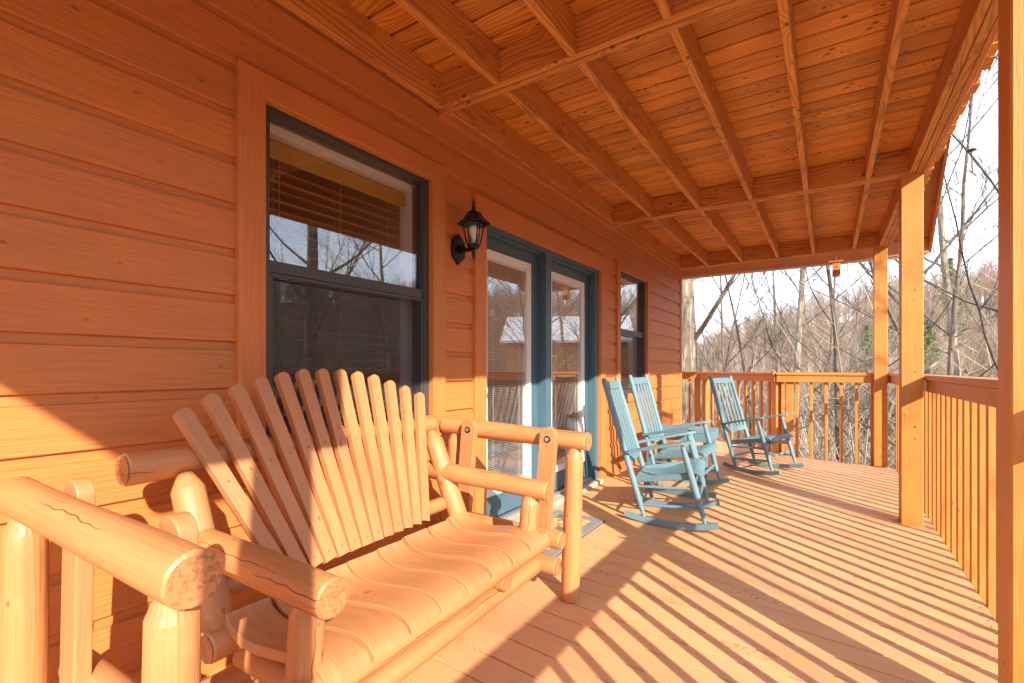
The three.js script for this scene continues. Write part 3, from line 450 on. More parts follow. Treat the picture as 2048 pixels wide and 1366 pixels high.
// ================================================================ glider bench of peeled logs
{
  const t = thing('glider_bench', 'orange peeled-log glider bench with fanned slat back in front of the window', 'bench', [-1.40, deckY(-1.40), -1.28]);
  t.rotation.set(0, 0.045, -Math.atan(K), 'ZYX');
  let seed = 100; const L = (name, a, b, r, o = {}) => {
    const m = part(t, name, along(logGeo(dist(a, b), r, { seed: seed++, ...o }), a, b), pick(M.log)), d = dist(a, b);
    for (const [p, q, cut] of [[a, b, o.t0], [b, a, o.t1]]) if (!cut) { const e = [0, 1, 2].map((i) => p[i] + (p[i] - q[i]) / d * 0.0022), g = new THREE.CircleGeometry(r * 0.93, 22).rotateZ(seed * 1.7); part(m, 'cut_end', g.rotateY(Math.PI / 2).applyQuaternion(new THREE.Quaternion().setFromUnitVectors(new THREE.Vector3(1, 0, 0), new THREE.Vector3(p[0] - q[0], p[1] - q[1], p[2] - q[2]).normalize())).translate(...e), M.end); }
    return m;
  };
  for (const b of [0.90, -0.90]) {
    for (const a of [0.36, -0.37]) L('leg_post', [a, 0, b], [a, 0.772, b], 0.045, { t1: 0.055, k1: 0.5 });
    L('top_rail', [-0.455, 0.797, b], [0.43, 0.797, b], b > 0 ? 0.049 : 0.046);
    L('base_rail', [-0.37, 0.175, b * 0.935], [0.315, 0.175, b * 0.935], 0.043);
    L('carriage_rail', [-0.36, 0.325, b * 0.885], [0.355, 0.325, b * 0.885], 0.042);
    for (const a of [0.235, -0.245]) {
      const sh = new THREE.Shape(); sh.moveTo(-0.04, -0.26); sh.lineTo(0.04, -0.26); sh.lineTo(0.04, 0.24); sh.absarc(0, 0.24, 0.04, 0, Math.PI); sh.lineTo(-0.04, -0.26);
      const g = new THREE.ExtrudeGeometry(sh, { depth: 0.03, bevelSize: 0.004, bevelThickness: 0.004, bevelSegments: 2, curveSegments: 14 }); const p = g.attributes.position, uv = g.attributes.uv; for (let i = 0; i < p.count; i++) uv.setXY(i, (p.getY(i) + a * 3) / TL, (p.getX(i) + p.getZ(i) + b * 0.1) / TW);
      const arm = part(t, 'swing_arm', g.translate(0, 0, -0.015).rotateZ(b > 0 ? -0.02 : -0.05), pick(M.slat), [a, 0.575, b - Math.sign(b) * 0.064]);
      const bolt = part(arm, 'bolt_head', new THREE.CylinderGeometry(0.011, 0.011, 0.011, 6).rotateX(Math.PI / 2), M.steel, [0.012, 0.225, -Math.sign(b) * 0.022]); part(arm, 'bolt_washer', new THREE.CylinderGeometry(0.017, 0.017, 0.003, 18).rotateX(Math.PI / 2), M.black, [0.012, 0.225, -Math.sign(b) * 0.0205]);
    }
    L('arm_rest', [-0.29, 0.625, b * 0.635], [0.385, 0.618, b * 0.635], b > 0 ? 0.047 : 0.044);
    L('arm_post', [0.285, 0.385, b * 0.635], [0.295, 0.592, b * 0.635], 0.041, { t1: 0.035, k1: 0.7 });
    L('back_post', [-0.085, 0.385, b * 0.635], [-0.285, 0.815, b * 0.635], 0.046, { t1: 0.05, k1: 0.45, t0: 0.05, k0: 0.6 });
    L('under_brace', [-0.18, 0.235, b * 0.49], [0.265, 0.235, b * 0.49], 0.038);
  }
  L('back_rail', [-0.322, 0.845, 0.715], [-0.322, 0.845, -0.625], 0.046); L('lower_back_rail', [-0.175, 0.475, 0.60], [-0.175, 0.475, -0.60], 0.034, { t0: 0.03, t1: 0.03, k0: 0.6, k1: 0.6 });
  L('seat_rail', [0.325, 0.372, 0.62], [0.325, 0.372, -0.64], 0.042); L('seat_rail', [-0.06, 0.375, 0.62], [-0.06, 0.375, -0.64], 0.04);
  L('front_stretcher', [0.2, 0.165, 0.86], [0.2, 0.165, -0.86], 0.042); L('rear_stretcher', [-0.3, 0.09, 0.86], [-0.3, 0.09, -0.86], 0.042);
  // seat slats, scooped
  const path = [[-0.055, 0.452], [-0.046, 0.440], [-0.03, 0.428], [-0.005, 0.418], [0.03, 0.411], [0.09, 0.413], [0.16, 0.424], [0.23, 0.436], [0.28, 0.440], [0.32, 0.436], [0.35, 0.425], [0.37, 0.408], [0.376, 0.392]];
  for (let i = 0; i < 8; i++) { const b = 0.505 - i * 0.1445, w = 0.132 + (hash(i, 1, 2) - 0.5) * 0.004; part(t, 'seat_slat', strip(path, () => 0, () => w, 0.028, i * 0.6, i * 0.17).translate(0, -0.42, 0).rotateX(-0.04 + (hash(i, 4, 8) - 0.5) * 0.03).translate(0, 0.42, b), pick(M.slat), [(hash(i, 7, 3) - 0.5) * 0.012, (hash(i, 9, 4) - 0.5) * 0.010, 0]); }
  // fan of back slats
  for (let i = 0; i < 13; i++) {
    const u = (i - 6) / 6, bot = new THREE.Vector3(-0.096, 0.466, 0.02 - u * 0.335), ty = 1.122 - 0.116 * u * u + (hash(i, 5, 1) - 0.5) * 0.006, topv = new THREE.Vector3(-0.096 - 0.42 * (ty - 0.466), ty, 0.025 - u * 0.545), y = topv.clone().sub(bot), len = y.length(), w = 0.0225;
    y.normalize(); const zz = new THREE.Vector3(0, 0, 1), n = y.clone().cross(new THREE.Vector3(0, 0, 1)).negate().normalize(); const nn = n.x > 0 ? n : n.negate(); const side = y.clone().cross(nn).normalize();
    const sh = new THREE.Shape(); sh.moveTo(-w * 0.94, 0); sh.lineTo(w * 0.94, 0); sh.lineTo(w, len - 0.02); sh.quadraticCurveTo(w * 0.98, len - 0.002, 0, len); sh.quadraticCurveTo(-w * 0.98, len - 0.002, -w, len - 0.02); sh.lineTo(-w * 0.94, 0);
    const g = new THREE.ExtrudeGeometry(sh, { depth: 0.024, bevelSize: 0.002, bevelThickness: 0.002, bevelSegments: 2, curveSegments: 8 }).translate(0, 0, -0.012); const p = g.attributes.position, uv = g.attributes.uv; for (let k = 0; k < p.count; k++) uv.setXY(k, (p.getY(k) + i * 0.53) / TL, (p.getX(k) + p.getZ(k) + i * 0.13) / TW);
    g.applyMatrix4(new THREE.Matrix4().makeBasis(side, y, nn).setPosition(bot));
    const sl = part(t, 'back_slat', g, pick(M.slat)); for (const q of [0.03, len * 0.58]) { const c = bot.clone().addScaledVector(y, q).addScaledVector(nn, 0.0142); part(sl, 'screw', cache.s2 ??= new THREE.SphereGeometry(0.0042, 8, 5), M.log[0], c.toArray()); }
  }
}

// ================================================================ rocking chairs
const chairDims = { L: 0.424, wr: 0.246, wf: 0.312 };
function buildChair() {
  const t = new THREE.Group(), B = () => pick(M.blue), q = -0.2, { L, wr, wf } = chairDims;   // q: local origin under the middle of the rockers
  const onPost = (y) => q - 0.233 * (y - 0.05) / 1.062, onLeg = (y) => q + L - 0.115 * (y - 0.05) / 0.56;
  const halfw = (x) => mixn(wr, wf, clamp((x - q) / L, -0.8, 1.25));
  for (const s of [1, -1]) {
    const P = (y, r) => [onPost(y), y, s * wr];
    part(t, 'back_post', tube([P(0.045), P(0.09), P(0.15), P(0.3), P(0.6), P(1.06), P(1.095), P(1.108), P(1.114)], [0.012, 0.015, 0.0205, 0.0225, 0.0225, 0.021, 0.0205, 0.015, 0.004], 14).geo(), B());
    const F = (y) => [onLeg(y), y, s * wf]; part(t, 'front_leg', tube([F(0.05), F(0.1), F(0.17), F(0.35), F(0.5), F(0.57), F(0.61)], [0.012, 0.015, 0.021, 0.023, 0.0215, 0.016, 0.013], 14).geo(), B());
    const ar = []; for (let i = 0; i <= 14; i++) { const x = mixn(-0.345, 0.305, i / 14), c = (x - 0.05) * (x - 0.05) / (2 * 1.3); ar.push([x, c + 0.042]); }
    part(t, 'rocker', strip(ar, (i) => s * halfw(ar[i][0]), () => 0.03, 0.042, s, 0.2), B());
    // arm: flat, wider at the front
    const a = []; for (let i = 0; i <= 8; i++) { const k = i / 8; a.push([mixn(q - 0.125, q + 0.372, k), mixn(0.553, 0.633, k) + 0.004 * Math.sin(k * 3.14)]); }
    part(t, 'arm_rest', strip(a, (i) => s * mixn(wr + 0.022, wf + 0.006, i / 8), (i) => (i === 8 ? 0.05 : i === 7 ? 0.084 : mixn(0.045, 0.086, sstep(0.1, 0.8, i / 8))), 0.021, s * 2, 0.1), B());
    for (const y of [0.155, 0.29]) part(t, 'side_stretcher', tube([[onPost(y), y, s * wr], [mixn(onPost(y), onLeg(y), 0.5), y, s * (wr + wf) / 2], [onLeg(y), y, s * wf]], [0.009, 0.0125, 0.009], 10).geo(), B());
    part(t, 'seat_side_rail', along(prism(chamfer(0.045, 0.022, 0.003), 0.40), [onPost(0.33) + 0.005, 0.335, s * (wr - 0.03)], [onLeg(0.37), 0.375, s * (wf - 0.03)]), B());
  }
  for (const y of [0.20, 0.325]) part(t, 'front_stretcher', tube([[onLeg(y), y, -wf], [onLeg(y), y, 0], [onLeg(y), y, wf]], [0.009, 0.0125, 0.009], 10).geo(), B());
  for (const y of [0.18, 0.31]) part(t, 'rear_stretcher', tube([[onPost(y), y, -wr], [onPost(y), y, 0], [onPost(y), y, wr]], [0.009, 0.0125, 0.009], 10).geo(), B());
  part(t, 'seat_front_rail', board(2 * wf - 0.05, 0.05, 0.022, 'z'), B(), [onLeg(0.38) - 0.002, 0.378, 0]);
  const pth = [[q - 0.05, 0.352], [q, 0.343], [q + 0.06, 0.339], [q + 0.13, 0.344], [q + 0.2, 0.36], [q + 0.27, 0.383], [q + 0.33, 0.402], [q + 0.375, 0.410], [q + 0.405, 0.403], [q + 0.425, 0.384], [q + 0.432, 0.366]];
  for (let i = 0; i < 11; i++) { const u = (i - 5) / 5.5; part(t, 'seat_slat', strip(pth, (k) => u * (halfw(pth[k][0]) - 0.012), (k) => (halfw(pth[k][0]) - 0.012) / 5.5 - 0.012, 0.014, i * 0.7, i * 0.09), B()); }
  // back: crest rail, lower rail, five slats between
  const cr = (y0, y1, bow, name) => { const g = prism([[0, -0.011], [y1 - y0, -0.011], [y1 - y0, 0.011], [0, 0.011]], 2 * wr - 0.02, y0, y1); g.rotateY(Math.PI / 2); g.rotateZ(0.216); part(t, name, g, B(), [onPost(y0), y0, 0]); };
  cr(1.02, 1.085, 0, 'crest_rail'); cr(0.445, 0.50, 0, 'lower_back_rail');
  for (let i = 0; i < 5; i++) { const z = (i - 2) * 0.088, a = [onPost(0.49) - 0.002, 0.49, z], b = [onPost(1.03) - 0.002, 1.03, z], g = prism(chamfer(0.011, 0.044, 0.002), dist(a, b), i * 0.31, i * 0.11), m = new THREE.Matrix4(), x = new THREE.Vector3(b[0] - a[0], b[1] - a[1], 0).normalize(), z3 = new THREE.Vector3(0, 0, 1); m.makeBasis(x, z3.clone().cross(x), z3).setPosition((a[0] + b[0]) / 2, (a[1] + b[1]) / 2, z); part(t, 'back_slat', g.applyMatrix4(m), B()); }
  return t;
}
const chair0 = buildChair();
[[-0.990, -3.860, 0.165, 0.072, 'blue slatted rocking chair nearest the camera, beside the door'], [-1.120, -4.809, 0.002, 0.050, 'blue slatted rocking chair in front of the far window, second of the pair'], [-0.622, -6.242, -0.303, 0.074, 'blue slatted rocking chair standing apart by the far railing']].forEach(([x, z, ang, tilt, label], i) => {
  const o = i ? chair0.clone() : chair0; o.name = numbered('rocking_chair'); o.userData = { label, category: 'chair', group: 'blue rocking chairs' };
  o.rotation.set(0, ang, tilt, 'YXZ');
  // rest the rockers on the sloping deck
  let low = 9; for (let k = 0; k <= 60; k++) for (const s of [-1, 1]) { const lx = mixn(-0.345, 0.305, k / 60), v = new THREE.Vector3(lx, (lx - 0.05) ** 2 / 2.6, s * 0.28).applyEuler(o.rotation); low = Math.min(low, v.y - deckY(x + v.x)); }
  o.position.set(x, -low, z); scene.add(o);
});

// ================================================================ side table, mat, small things
{
  const x0 = -1.74, x1 = -1.04, z0 = -5.90, z1 = -5.36, y = 0.46, cx = (x0 + x1) / 2, cz = (z0 + z1) / 2, f = deckY(cx), t = thing('side_table', 'low blue square wooden side table between the rocking chairs', 'table', [cx, f, cz]); t.rotation.z = -0.012;
  const w = x1 - x0, d = z1 - z0, h = y - f; for (let i = 0; i < 5; i++) part(t, 'top_slat', board(w, 0.019, d / 5 - 0.002, 'x', 0.002), pick(M.blue), [0, h - 0.0095, -d / 2 + (i + 0.5) * d / 5]);
  for (const s of [-1, 1]) { part(t, 'apron', board(w - 0.03, 0.088, 0.02, 'x', 0.002), pick(M.blue), [0, h - 0.064, s * (d / 2 - 0.012)]); part(t, 'apron', board(d - 0.045, 0.088, 0.02, 'z', 0.002), pick(M.blue), [s * (w / 2 - 0.012), h - 0.064, 0]); for (const q of [-1, 1]) part(t, 'leg', board(h - 0.022, 0.042, 0.042, 'y', 0.003), pick(M.blue), [s * (w / 2 - 0.05), (h - 0.02) / 2, q * (d / 2 - 0.05)]); }
  // door mat, printed, ribbed border
  const mt = texture(512, 256, (u, v, o) => { const e = Math.min(u, 1 - u) * 0.86, f2 = Math.min(v, 1 - v) * 0.4, m = Math.min(e, f2), n = fbm(u, v, 14, 8, 4, 511), n2 = fbm(u, v, 60, 30, 3, 517); if (m < 0.075) { const rib = 0.5 + 0.5 * Math.sin(m * 420), g = 0.13 + 0.22 * rib * n2 + 0.12 * n; o[0] = g; o[1] = g * 0.98; o[2] = g * 0.9; } else { const k = sstep(0.42, 0.6, n); o[0] = mixn(0.62, 0.17, k) * (0.6 + n2 * 0.7); o[1] = mixn(0.40, 0.13, k) * (0.6 + n2 * 0.7); o[2] = mixn(0.13, 0.08, k) * (0.6 + n2 * 0.7); } });
  const mm = thing('door_mat', 'ribbed grey door mat with yellow and brown print in front of the blue door', 'mat', [-1.60, deckY(-1.60), -3.01]); mm.rotation.set(0, 0.02, -Math.atan(K));
  part(mm, 'mat_pad', new THREE.BoxGeometry(0.42, 0.008, 0.84), [0, 1, 2, 3, 4, 5].map((i) => (i === 2 ? null : S([0.06, 0.058, 0.055]))).map((m) => m || S([1, 1, 1], { map: mt, roughness: 0.95 }))[3], [0, 0.0045, 0]);
  const top = new THREE.PlaneGeometry(0.84, 0.42).rotateX(-Math.PI / 2).rotateY(Math.PI / 2); part(mm, 'mat_print', top, S([1, 1, 1], { map: mt, roughness: 0.95 }), [0, 0.0092, 0]);
  const rg = []; for (let i = 0; i < 5; i++) for (const s of [-1, 1]) { rg.push(box(0.006, 0.006, 0.82 - i * 0.026, s * (0.2 - i * 0.013), 0.011, 0)); rg.push(box(0.40 - i * 0.026, 0.006, 0.006, 0, 0.011, s * (0.41 - i * 0.013))); }
  const rb = part(mm, 'border_ribs', merge(rg), S([0.22, 0.215, 0.2], { roughness: 0.95 }));
  // carpenter-bee trap under the far eave
  const bt = thing('bee_trap', 'small wooden insect trap with clear jar hanging under the far eave', 'trap', [0.09, 2.40, -8.18]);
  part(bt, 'roof_plate', board(0.165, 0.018, 0.13, 'x', 0.002), M.trim[0], [0, 0.215, 0]); const bb = part(bt, 'box_body', board(0.19, 0.095, 0.095, 'y', 0.003), M.trim[1], [0, 0.11, 0]); part(bb, 'entry_hole', new THREE.CylinderGeometry(0.008, 0.008, 0.003, 14).rotateX(Math.PI / 2), M.black, [0, 0.03, 0.0478]);
  part(bt, 'jar_lid', new THREE.CylinderGeometry(0.035, 0.035, 0.018, 20), M.steel, [0, 0.006, 0]); part(bt, 'jar', new THREE.LatheGeometry([[0, -0.105], [0.034, -0.103], [0.038, -0.095], [0.038, -0.02], [0.033, -0.004]].map((p) => new THREE.Vector2(...p)), 22), new THREE.MeshPhysicalMaterial({ color: 0xeef2f4, roughness: 0.35, transmission: 0.35, thickness: 0 })); part(bt, 'hook', tube([[0, 0.22, 0], [0, 0.30, 0]], [0.002, 0.002], 6).geo(), M.steel);
  const orn = thing('hanging_feeder_hook', 'thin dark hanging ornament outside the rim beam against the sky', 'ornament', [0.915, 2.61, -5.0]);
  part(orn, 'rod', tube([[0, 0.0, 0], [-0.006, 0.17, 0]], [0.005, 0.004], 8).geo(), M.barkDark); part(orn, 'dome', new THREE.LatheGeometry([[0.002, 0.185], [0.02, 0.18], [0.032, 0.168], [0.03, 0.168], [0, 0.175]].map((p) => new THREE.Vector2(...p)), 16), M.barkDark, [-0.006, 0, 0]); part(orn, 'perch', tube([[-0.022, 0.022, 0], [0.024, -0.03, 0]], [0.005, 0.005], 8).geo(), M.barkDark); part(orn, 'line', tube([[-0.006, 0.183, 0], [-0.3, 0.75, 0]], [0.0008, 0.0008], 4).geo(), M.steel);
  const st = thing('twig', 'small dark twig lying on the deck near the front rocker of the nearest chair', 'twig', [-1.17, deckY(-1.17) + 0.004, -3.18]); part(st, 'stem', tube([[-0.035, 0, 0], [0, 0.002, 0.006], [0.04, 0, -0.004]], [0.002, 0.004, 0.002], 6).geo(), M.barkDark); part(st, 'side_shoot', tube([[0, 0.002, 0.005], [0.016, 0.004, -0.012]], [0.002, 0.0015], 5).geo(), M.barkDark);
}

// ================================================================ trees
function growTree(seed, { h = 14, r = 0.16, lean = [0, 0], start = 0.25, limbs = 15, twigs = 6, wob = 0.04, up = 0.55 }) {
  const R = rng(seed), trunk = new Buf(), crown = new Buf(), V = (x, y, z) => new THREE.Vector3(x, y, z);
  const path = (p, d, len, n, w, lift) => { const out = [p.clone()], dir = d.clone(); for (let i = 0; i < n; i++) { dir.add(V((R() - 0.5) * w, (R() - 0.5) * w + lift, (R() - 0.5) * w)).normalize(); out.push(out[i].clone().addScaledVector(dir, len / n)); } return out; };
  const put = (buf, pts, r0, r1, sides) => tube(pts.map((p) => p.toArray()), pts.map((_, i) => mixn(r0, r1, Math.pow(i / (pts.length - 1), 0.85))), sides, false, buf);
  const tp = path(V(0, -0.4, 0), V(lean[0], 1, lean[1]).normalize(), h, 16, wob, 0.01), flare = tp.map((_, i) => (i === 0 ? r * 1.5 : mixn(r * 1.05, r * 0.08, Math.pow(i / 16, 0.9))));
  tube(tp.map((p) => p.toArray()), flare, 12, false, trunk);
  for (let i = 0; i < limbs; i++) {
    const f = mixn(start, 0.96, (i + R() * 0.8) / limbs), k = Math.min(15, Math.floor(f * 16)), p = tp[k].clone().lerp(tp[k + 1], f * 16 - k), az = i * 2.4 + R() * 1.2, lr = mixn(r * 1.05, r * 0.08, Math.pow(f, 0.9)) * (0.24 + R() * 0.22), ll = h * mixn(0.42, 0.14, f) * (0.7 + R() * 0.6);
    const lp = path(p, V(Math.cos(az), up + R() * 0.5, Math.sin(az)).normalize(), ll, 8, 0.26, 0.05); put(crown, lp, lr, 0.006, 6);
    const nb = 7 + Math.floor(R() * 5);
    for (let j = 0; j < nb; j++) {
      const q = 2 + Math.floor(R() * 6.4), bp = lp[Math.min(q, 8)], d = lp[Math.min(8, q + 1)].clone().sub(lp[q - 1]).normalize().add(V((R() - 0.5) * 1.7, (R() - 0.3) * 1.1, (R() - 0.5) * 1.7)).normalize(), bl = ll * (0.25 + R() * 0.3);
      const bb = path(bp, d, bl, 5, 0.34, 0.04); put(crown, bb, Math.max(0.005, lr * 0.26), 0.003, 4);
      for (let m = 0; m < twigs; m++) { const e = 1 + Math.floor(R() * 5), tw = path(bb[Math.min(e, 5)], d.clone().add(V((R() - 0.5) * 1.8, (R() - 0.3) * 1.3, (R() - 0.5) * 1.8)).normalize(), bl * (0.25 + R() * 0.4), 3, 0.4, 0.03); put(crown, tw, 0.0032, 0.0014, 3); }
    }
  }
  return { trunk: trunk.geo(), crown: crown.geo() };
}
function plant(kind, label, x, z, turn, scale, mt, mc, group) {
  const t = thing('bare_tree', label, 'tree', [x, groundY(x, z), z], group); t.rotation.y = turn; t.scale.setScalar(scale);
  part(t, 'trunk', kind.trunk, mt); part(t, 'crown', kind.crown, mc); return t;
}
const KINDS = [growTree(11, { h: 17, r: 0.30, start: 0.3, limbs: 18, twigs: 7 }), growTree(12, { h: 15, r: 0.13, start: 0.3, limbs: 16, wob: 0.06 }), growTree(13, { h: 13, r: 0.09, start: 0.3, limbs: 14, wob: 0.09, lean: [0.12, 0.05] }), growTree(14, { h: 16, r: 0.17, start: 0.3, limbs: 17, lean: [0.05, -0.1], wob: 0.1 }), growTree(15, { h: 10, r: 0.07, start: 0.15, limbs: 14, wob: 0.12, up: 0.3 })];
// bearing of a picture column -> point at a distance
const at = (px, r) => { const d = (px - 1024) / 975, c = Math.cos(33 / 57.29578), s = Math.sin(33 / 57.29578); const x = d * c - s, z = -(d * s + c), l = Math.hypot(x, z); return [x / l * r, z / l * r]; };
const seen = [
  [0, 1377, 11.5, 0.3, 1.0, M.barkPale, M.bark, 'thick pale-barked tree trunk just beyond the far corner of the cabin wall'],
  [1, 1588, 17, 1.2, 1.15, M.barkPale, M.bark, 'pale upright tree with a forked limb behind the far railing'],
  [1, 1571, 22, 4.0, 1.0, M.bark, M.bark, 'thin grey tree close behind the pale forked one'],
  [2, 1700, 14, 2.2, 1.0, M.barkDark, M.barkDark, 'dark crooked small tree behind the railing near the far corner post'],
  [3, 1868, 13, 0.9, 1.0, M.barkPale, M.bark, 'pale leaning tree rising beside the middle porch post'],
  [1, 1925, 16, 2.9, 1.1, M.barkPale, M.bark, 'pale tree between the middle post and the right-hand post'],
  [2, 1960, 11, 5.1, 1.2, M.barkPale, M.barkDark, 'slim pale tree leaning close to the right-hand post'],
  [3, 1480, 26, 3.3, 1.0, M.bark, M.bark, 'grey tree standing behind the single rocking chair'],
  [1, 1640, 27, 0.4, 1.1, M.bark, M.barkDark, 'grey tree standing further down the slope right of the forked one'],
  [1, 1765, 24, 1.9, 1.2, M.barkPale, M.bark, 'pale tree half hidden behind the far corner post'],
  [4, 1520, 15, 1.0, 1.1, M.barkDark, M.barkDark, 'low dark brushy tree behind the diagonal railing'],
  [4, 1890, 12, 2.6, 1.1, M.bark, M.barkDark, 'low brushy grey tree behind the side railing'],
  [4, 1420, 18, 4.4, 1.2, M.bark, M.barkDark, 'low brushy tree right of the thick trunk'],
];
for (const [k, px, r, turn, sc, a, b, label] of seen) { const [x, z] = at(px, r); plant(KINDS[k], label, x, z, turn, sc, a, b, 'bare trees beyond the far railing'); }
const side = 'bare winter tree out of the picture on the slope right of the porch';
[[9, -9, 0, 1], [7.5, -4.5, 3, 0.9], [12, -1.5, 1, 1.1], [10, -14, 3, 1], [14, -20, 0, 0.9], [6.5, -13, 2, 1.1], [17, -8, 1, 1.2], [15, 4, 3, 1], [20, -28, 1, 1.2], [8, -19, 1, 1], [9.6, 0.8, 2, 0.95], [13, 7, 1, 1]].forEach(([x, z, k, s], i) => plant(KINDS[k], side, x, z, i * 1.7, s, i % 2 ? M.barkPale : M.bark, M.bark, 'bare trees beside the porch'));
// half-rolled outdoor shade hung from the rim beam, out of the picture: its shadow and the post's lie over the bench
{
  const t = thing('bamboo_blind', 'half-rolled bamboo blind hanging from the rim beam beside the near end of the bench', 'blind', [0.585, 2.17, 0.62]);
  const g = board(0.74, 0.014, 0.006, 'z', 0.001); for (let i = 0; i < 22; i++) part(t, 'shade_slat', g, M.blindWood, [0, 0.09 + i * 0.0146, 0]);
  part(t, 'roll', along(logGeo(0.74, 0.042, { seed: 5 }), [0, 0.045, -0.37], [0, 0.045, 0.37]), M.blindWood); part(t, 'head_bar', board(0.74, 0.03, 0.02, 'z'), M.blindWood, [0, 0.415, 0]);
  for (const z of [-0.25, 0.25]) part(t, 'cord', bar([0.012, 0.03, z], [0.012, 0.42, z], 0.002, 6), M.cord);
}

// woodland on the hillsides: far too many to count
{
  const R = rng(900), mk = (seed) => { const q = rng(seed), b = new Buf(), h = 12; tube([[0, 0, 0], [q() * 0.5 - 0.25, 4, q() * 0.5 - 0.25], [q() - 0.5, 8, q() - 0.5], [q() * 1.2 - 0.6, 12, q() * 1.2 - 0.6]], [0.15, 0.12, 0.07, 0.01], 4, false, b);
    for (let i = 0; i < 26; i++) { const f = 0.2 + 0.75 * i / 26, y = f * h, a = q() * 6.28, l = (1 - f) * 4 + 1, e = [Math.cos(a) * l * 0.7, y + l * (0.5 + q() * 0.4), Math.sin(a) * l * 0.7]; tube([[0, y, 0], [e[0] * 0.5, (y + e[1]) / 2 - 0.2, e[2] * 0.5], e], [0.045, 0.03, 0.012], 3, false, b); for (let j = 0; j < 5; j++) { const s = 0.3 + q() * 0.7, p = [e[0] * s, y + (e[1] - y) * s, e[2] * s]; tube([p, [p[0] + (q() - 0.5) * 1.8, p[1] + q() * 1.5, p[2] + (q() - 0.5) * 1.8]], [0.016, 0.008], 3, false, b); } } return b.geo(); };
  const mats = [[0.32, 0.225, 0.150], [0.25, 0.175, 0.12], [0.37, 0.295, 0.22], [0.32, 0.20, 0.145]], sets = [31, 32, 33, 34].map((s, i) => [mk(s), S(mats[i], { roughness: 1 })]), lists = sets.map(() => []);
  const N = 7500; for (let i = 0; i < N; i++) { const ph = mixn(-24, 150, R()) / 57.3, r = 44 + Math.pow(R(), 1.1) * 140, x = Math.sin(ph) * r, z = -Math.cos(ph) * r; if (x < -2 && z > -12) continue; if (Math.hypot(x - 14, z + 36) < 13) continue; lists[i % 4].push([x, z, 0.42 + R() * 0.42, R() * 6.28]); }
  const m4 = new THREE.Matrix4(), qt = new THREE.Quaternion(), c = new THREE.Color();
  lists.forEach((l, i) => { const im = new THREE.InstancedMesh(sets[i][0], sets[i][1], l.length); l.forEach(([x, z, s, a], k) => { m4.compose(new THREE.Vector3(x, groundY(x, z) - 0.2, z), qt.setFromEuler(new THREE.Euler(0, a, 0)), new THREE.Vector3(s, s * (0.85 + 0.3 * hash(k, i, 4)), s)); im.setMatrixAt(k, m4); const v = 0.75 + 0.5 * hash(k, i, 9); im.setColorAt(k, c.setRGB(v, v * (0.95 + 0.08 * hash(k, i, 3)), v * (0.92 + 0.1 * hash(k, i, 5)))); }); im.name = numbered('woodland'); im.userData = { kind: 'stuff', label: ['bare winter woodland covering the hillsides', 'brown bare woodland mixed over the hillsides', 'pale grey bare woodland mixed over the hillsides', 'reddish bare woodland mixed over the hillsides'][i], category: 'woodland' }; im.castShadow = true; scene.add(im); });
  // brushwood close to the deck
  const bg = (() => { const q = rng(55), b = new Buf(); for (let i = 0; i < 16; i++) { const a = q() * 6.28, l = 1.2 + q() * 2.2, e = [Math.cos(a) * l * 0.5, l, Math.sin(a) * l * 0.5], k = [e[0] * 0.4 + (q() - 0.5) * 0.3, l * 0.5, e[2] * 0.4]; tube([[0, 0, 0], k, e], [0.014, 0.01, 0.003], 3, false, b); for (let j = 0; j < 6; j++) { const s = q(), p = [k[0] + (e[0] - k[0]) * s, k[1] + (e[1] - k[1]) * s, k[2] + (e[2] - k[2]) * s]; tube([p, [p[0] + (q() - 0.5) * 1.1, p[1] + q() * 0.7, p[2] + (q() - 0.5) * 1.1]], [0.006, 0.002], 3, false, b); } } return b.geo(); })();
  const bl = []; for (let i = 0; i < 1100; i++) { const ph = mixn(-20, 130, R()) / 57.3, r = 12 + Math.pow(R(), 0.8) * 40, x = Math.sin(ph) * r, z = -Math.cos(ph) * r; if (x < 1.5 && z > -10.5) continue; bl.push([x, z, 0.7 + R() * 1.2, R() * 6.28]); }
  const im = new THREE.InstancedMesh(bg, S([0.37, 0.29, 0.21], { roughness: 1 }), bl.length); bl.forEach(([x, z, s, a], k) => { m4.compose(new THREE.Vector3(x, groundY(x, z) - 0.05, z), qt.setFromEuler(new THREE.Euler(0, a, 0)), new THREE.Vector3(s, s, s)); im.setMatrixAt(k, m4); const v = 0.6 + 0.7 * hash(k, 8, 9); im.setColorAt(k, c.setRGB(v, v * 0.96, v * 0.9)); }); im.name = 'brushwood'; im.userData = { kind: 'stuff', label: 'leafless brushwood on the slope below the railings', category: 'brush' }; scene.add(im);
  // evergreens
  const pine = (seed) => { const q = rng(seed), b = new Buf(); for (let i = 0; i < 2600; i++) { const f = Math.pow(q(), 0.8), y = 2 + f * 9, rr = (1 - f) * 2.6 * Math.sqrt(q()) + 0.1, a = q() * 6.28, clump = 0.75 + 0.25 * Math.sin(a * 5 + y * 3), x = Math.cos(a) * rr * clump, z = Math.sin(a) * rr * clump, s = 0.10 + q() * 0.14, n = () => (q() - 0.5) * s * 2.4; b.tri([x, y, z], [x + n(), y + n() * 0.6, z + n()], [x + n(), y + n() * 0.6, z + n()], [0, 0], [1, 0], [0, 1]); } return b.geo(); };
  const pg = [pine(61), pine(62)], green = S([0.15, 0.18, 0.045], { roughness: 1, side: THREE.DoubleSide }), trunkG = tube([[0, -0.3, 0], [0.05, 5, 0], [0, 10.5, 0]], [0.16, 0.11, 0.02], 8, false).geo();
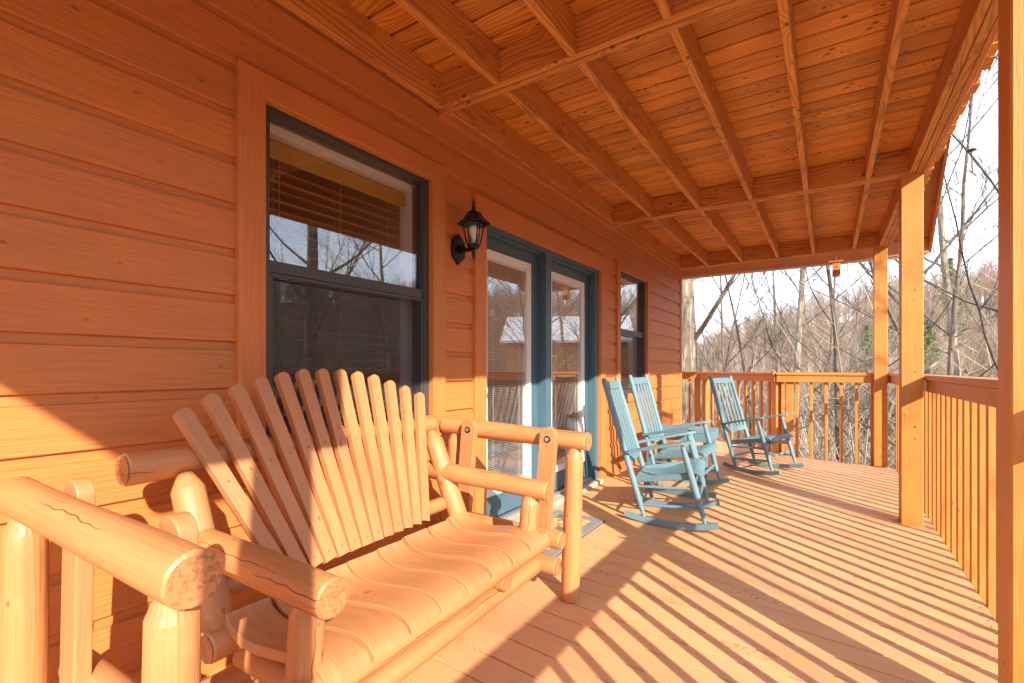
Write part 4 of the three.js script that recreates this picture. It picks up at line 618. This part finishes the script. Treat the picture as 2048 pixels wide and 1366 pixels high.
  [[1858, 62, 1.1, 'dark evergreen on the hillside just right of the middle porch post'], [1732, 70, 1.0, 'evergreen on the hillside left of the far corner post'], [1402, 30, 0.42, 'small bright evergreen low behind the far railing near the thick trunk'], [1900, 90, 1.4, 'evergreen high on the hillside between the two right-hand posts'], [1428, 110, 0.7, 'tiny evergreen on the skyline right of the thick trunk'], [1720, 34, 0.4, 'small young evergreen on the slope behind the far railing'], [1975, 40, 0.7, 'young evergreen low on the slope beside the right-hand post'], [1930, 55, 0.8, 'mid-sized evergreen low on the hillside right of the middle post']].forEach(([px, r, s, label], i) => { const [x, z] = at(px, r), t = thing('evergreen_tree', label, 'tree', [x, groundY(x, z), z], 'evergreens on the hillside'); t.scale.setScalar(s); t.rotation.y = i; part(t, 'trunk', trunkG, M.barkDark); part(t, 'crown', pg[i % 2], green); });
}
// neighbouring cabin, seen only as a reflection in the door glass
{
  const x = 16, z = -40, t = thing('neighbour_cabin', 'brown neighbouring cabin with pale roof, mirrored in the far door glass', 'house', [x, groundY(x, z), z]); t.rotation.y = -0.45; const h = 3.3 - groundY(x, z), y0 = -1;
  part(t, 'wall', box2(-5, 5, y0, h + 0.3, -3.5, 3.5), S([0.42, 0.24, 0.11], { map: T.paint }));
  for (let i = 0; i < 54; i++) part(t, 'siding_board', box2(-5.02, 5.02, h - 0.1 - i * 0.22, h + 0.1 - i * 0.22, 3.5, 3.525), S([0.40 + 0.05 * hash(i, 1, 1), 0.23, 0.10]));
  const rs = new THREE.Shape([[-4.3, h], [0, h + 2.4], [4.3, h], [4.3, h + 0.2], [0, h + 2.62], [-4.3, h + 0.2]].map((p) => new THREE.Vector2(...p))); part(t, 'roof', new THREE.ExtrudeGeometry(rs, { depth: 11, bevelEnabled: false }).rotateY(Math.PI / 2).translate(-5.5, 0, 0), M.metalRoof);
  for (const wx of [-2.6, 2.2]) { const w = part(t, 'window', box2(wx - 0.5, wx + 0.5, h - 1.8, h - 0.6, 3.526, 3.56), M.white); part(w, 'pane', box2(wx - 0.42, wx + 0.42, h - 1.72, h - 0.68, 3.561, 3.57), M.bronze); }
}
scene.traverse((o) => { if (o.isMesh) { o.castShadow = true; o.receiveShadow = true; } });
renderer.render(scene, camera);
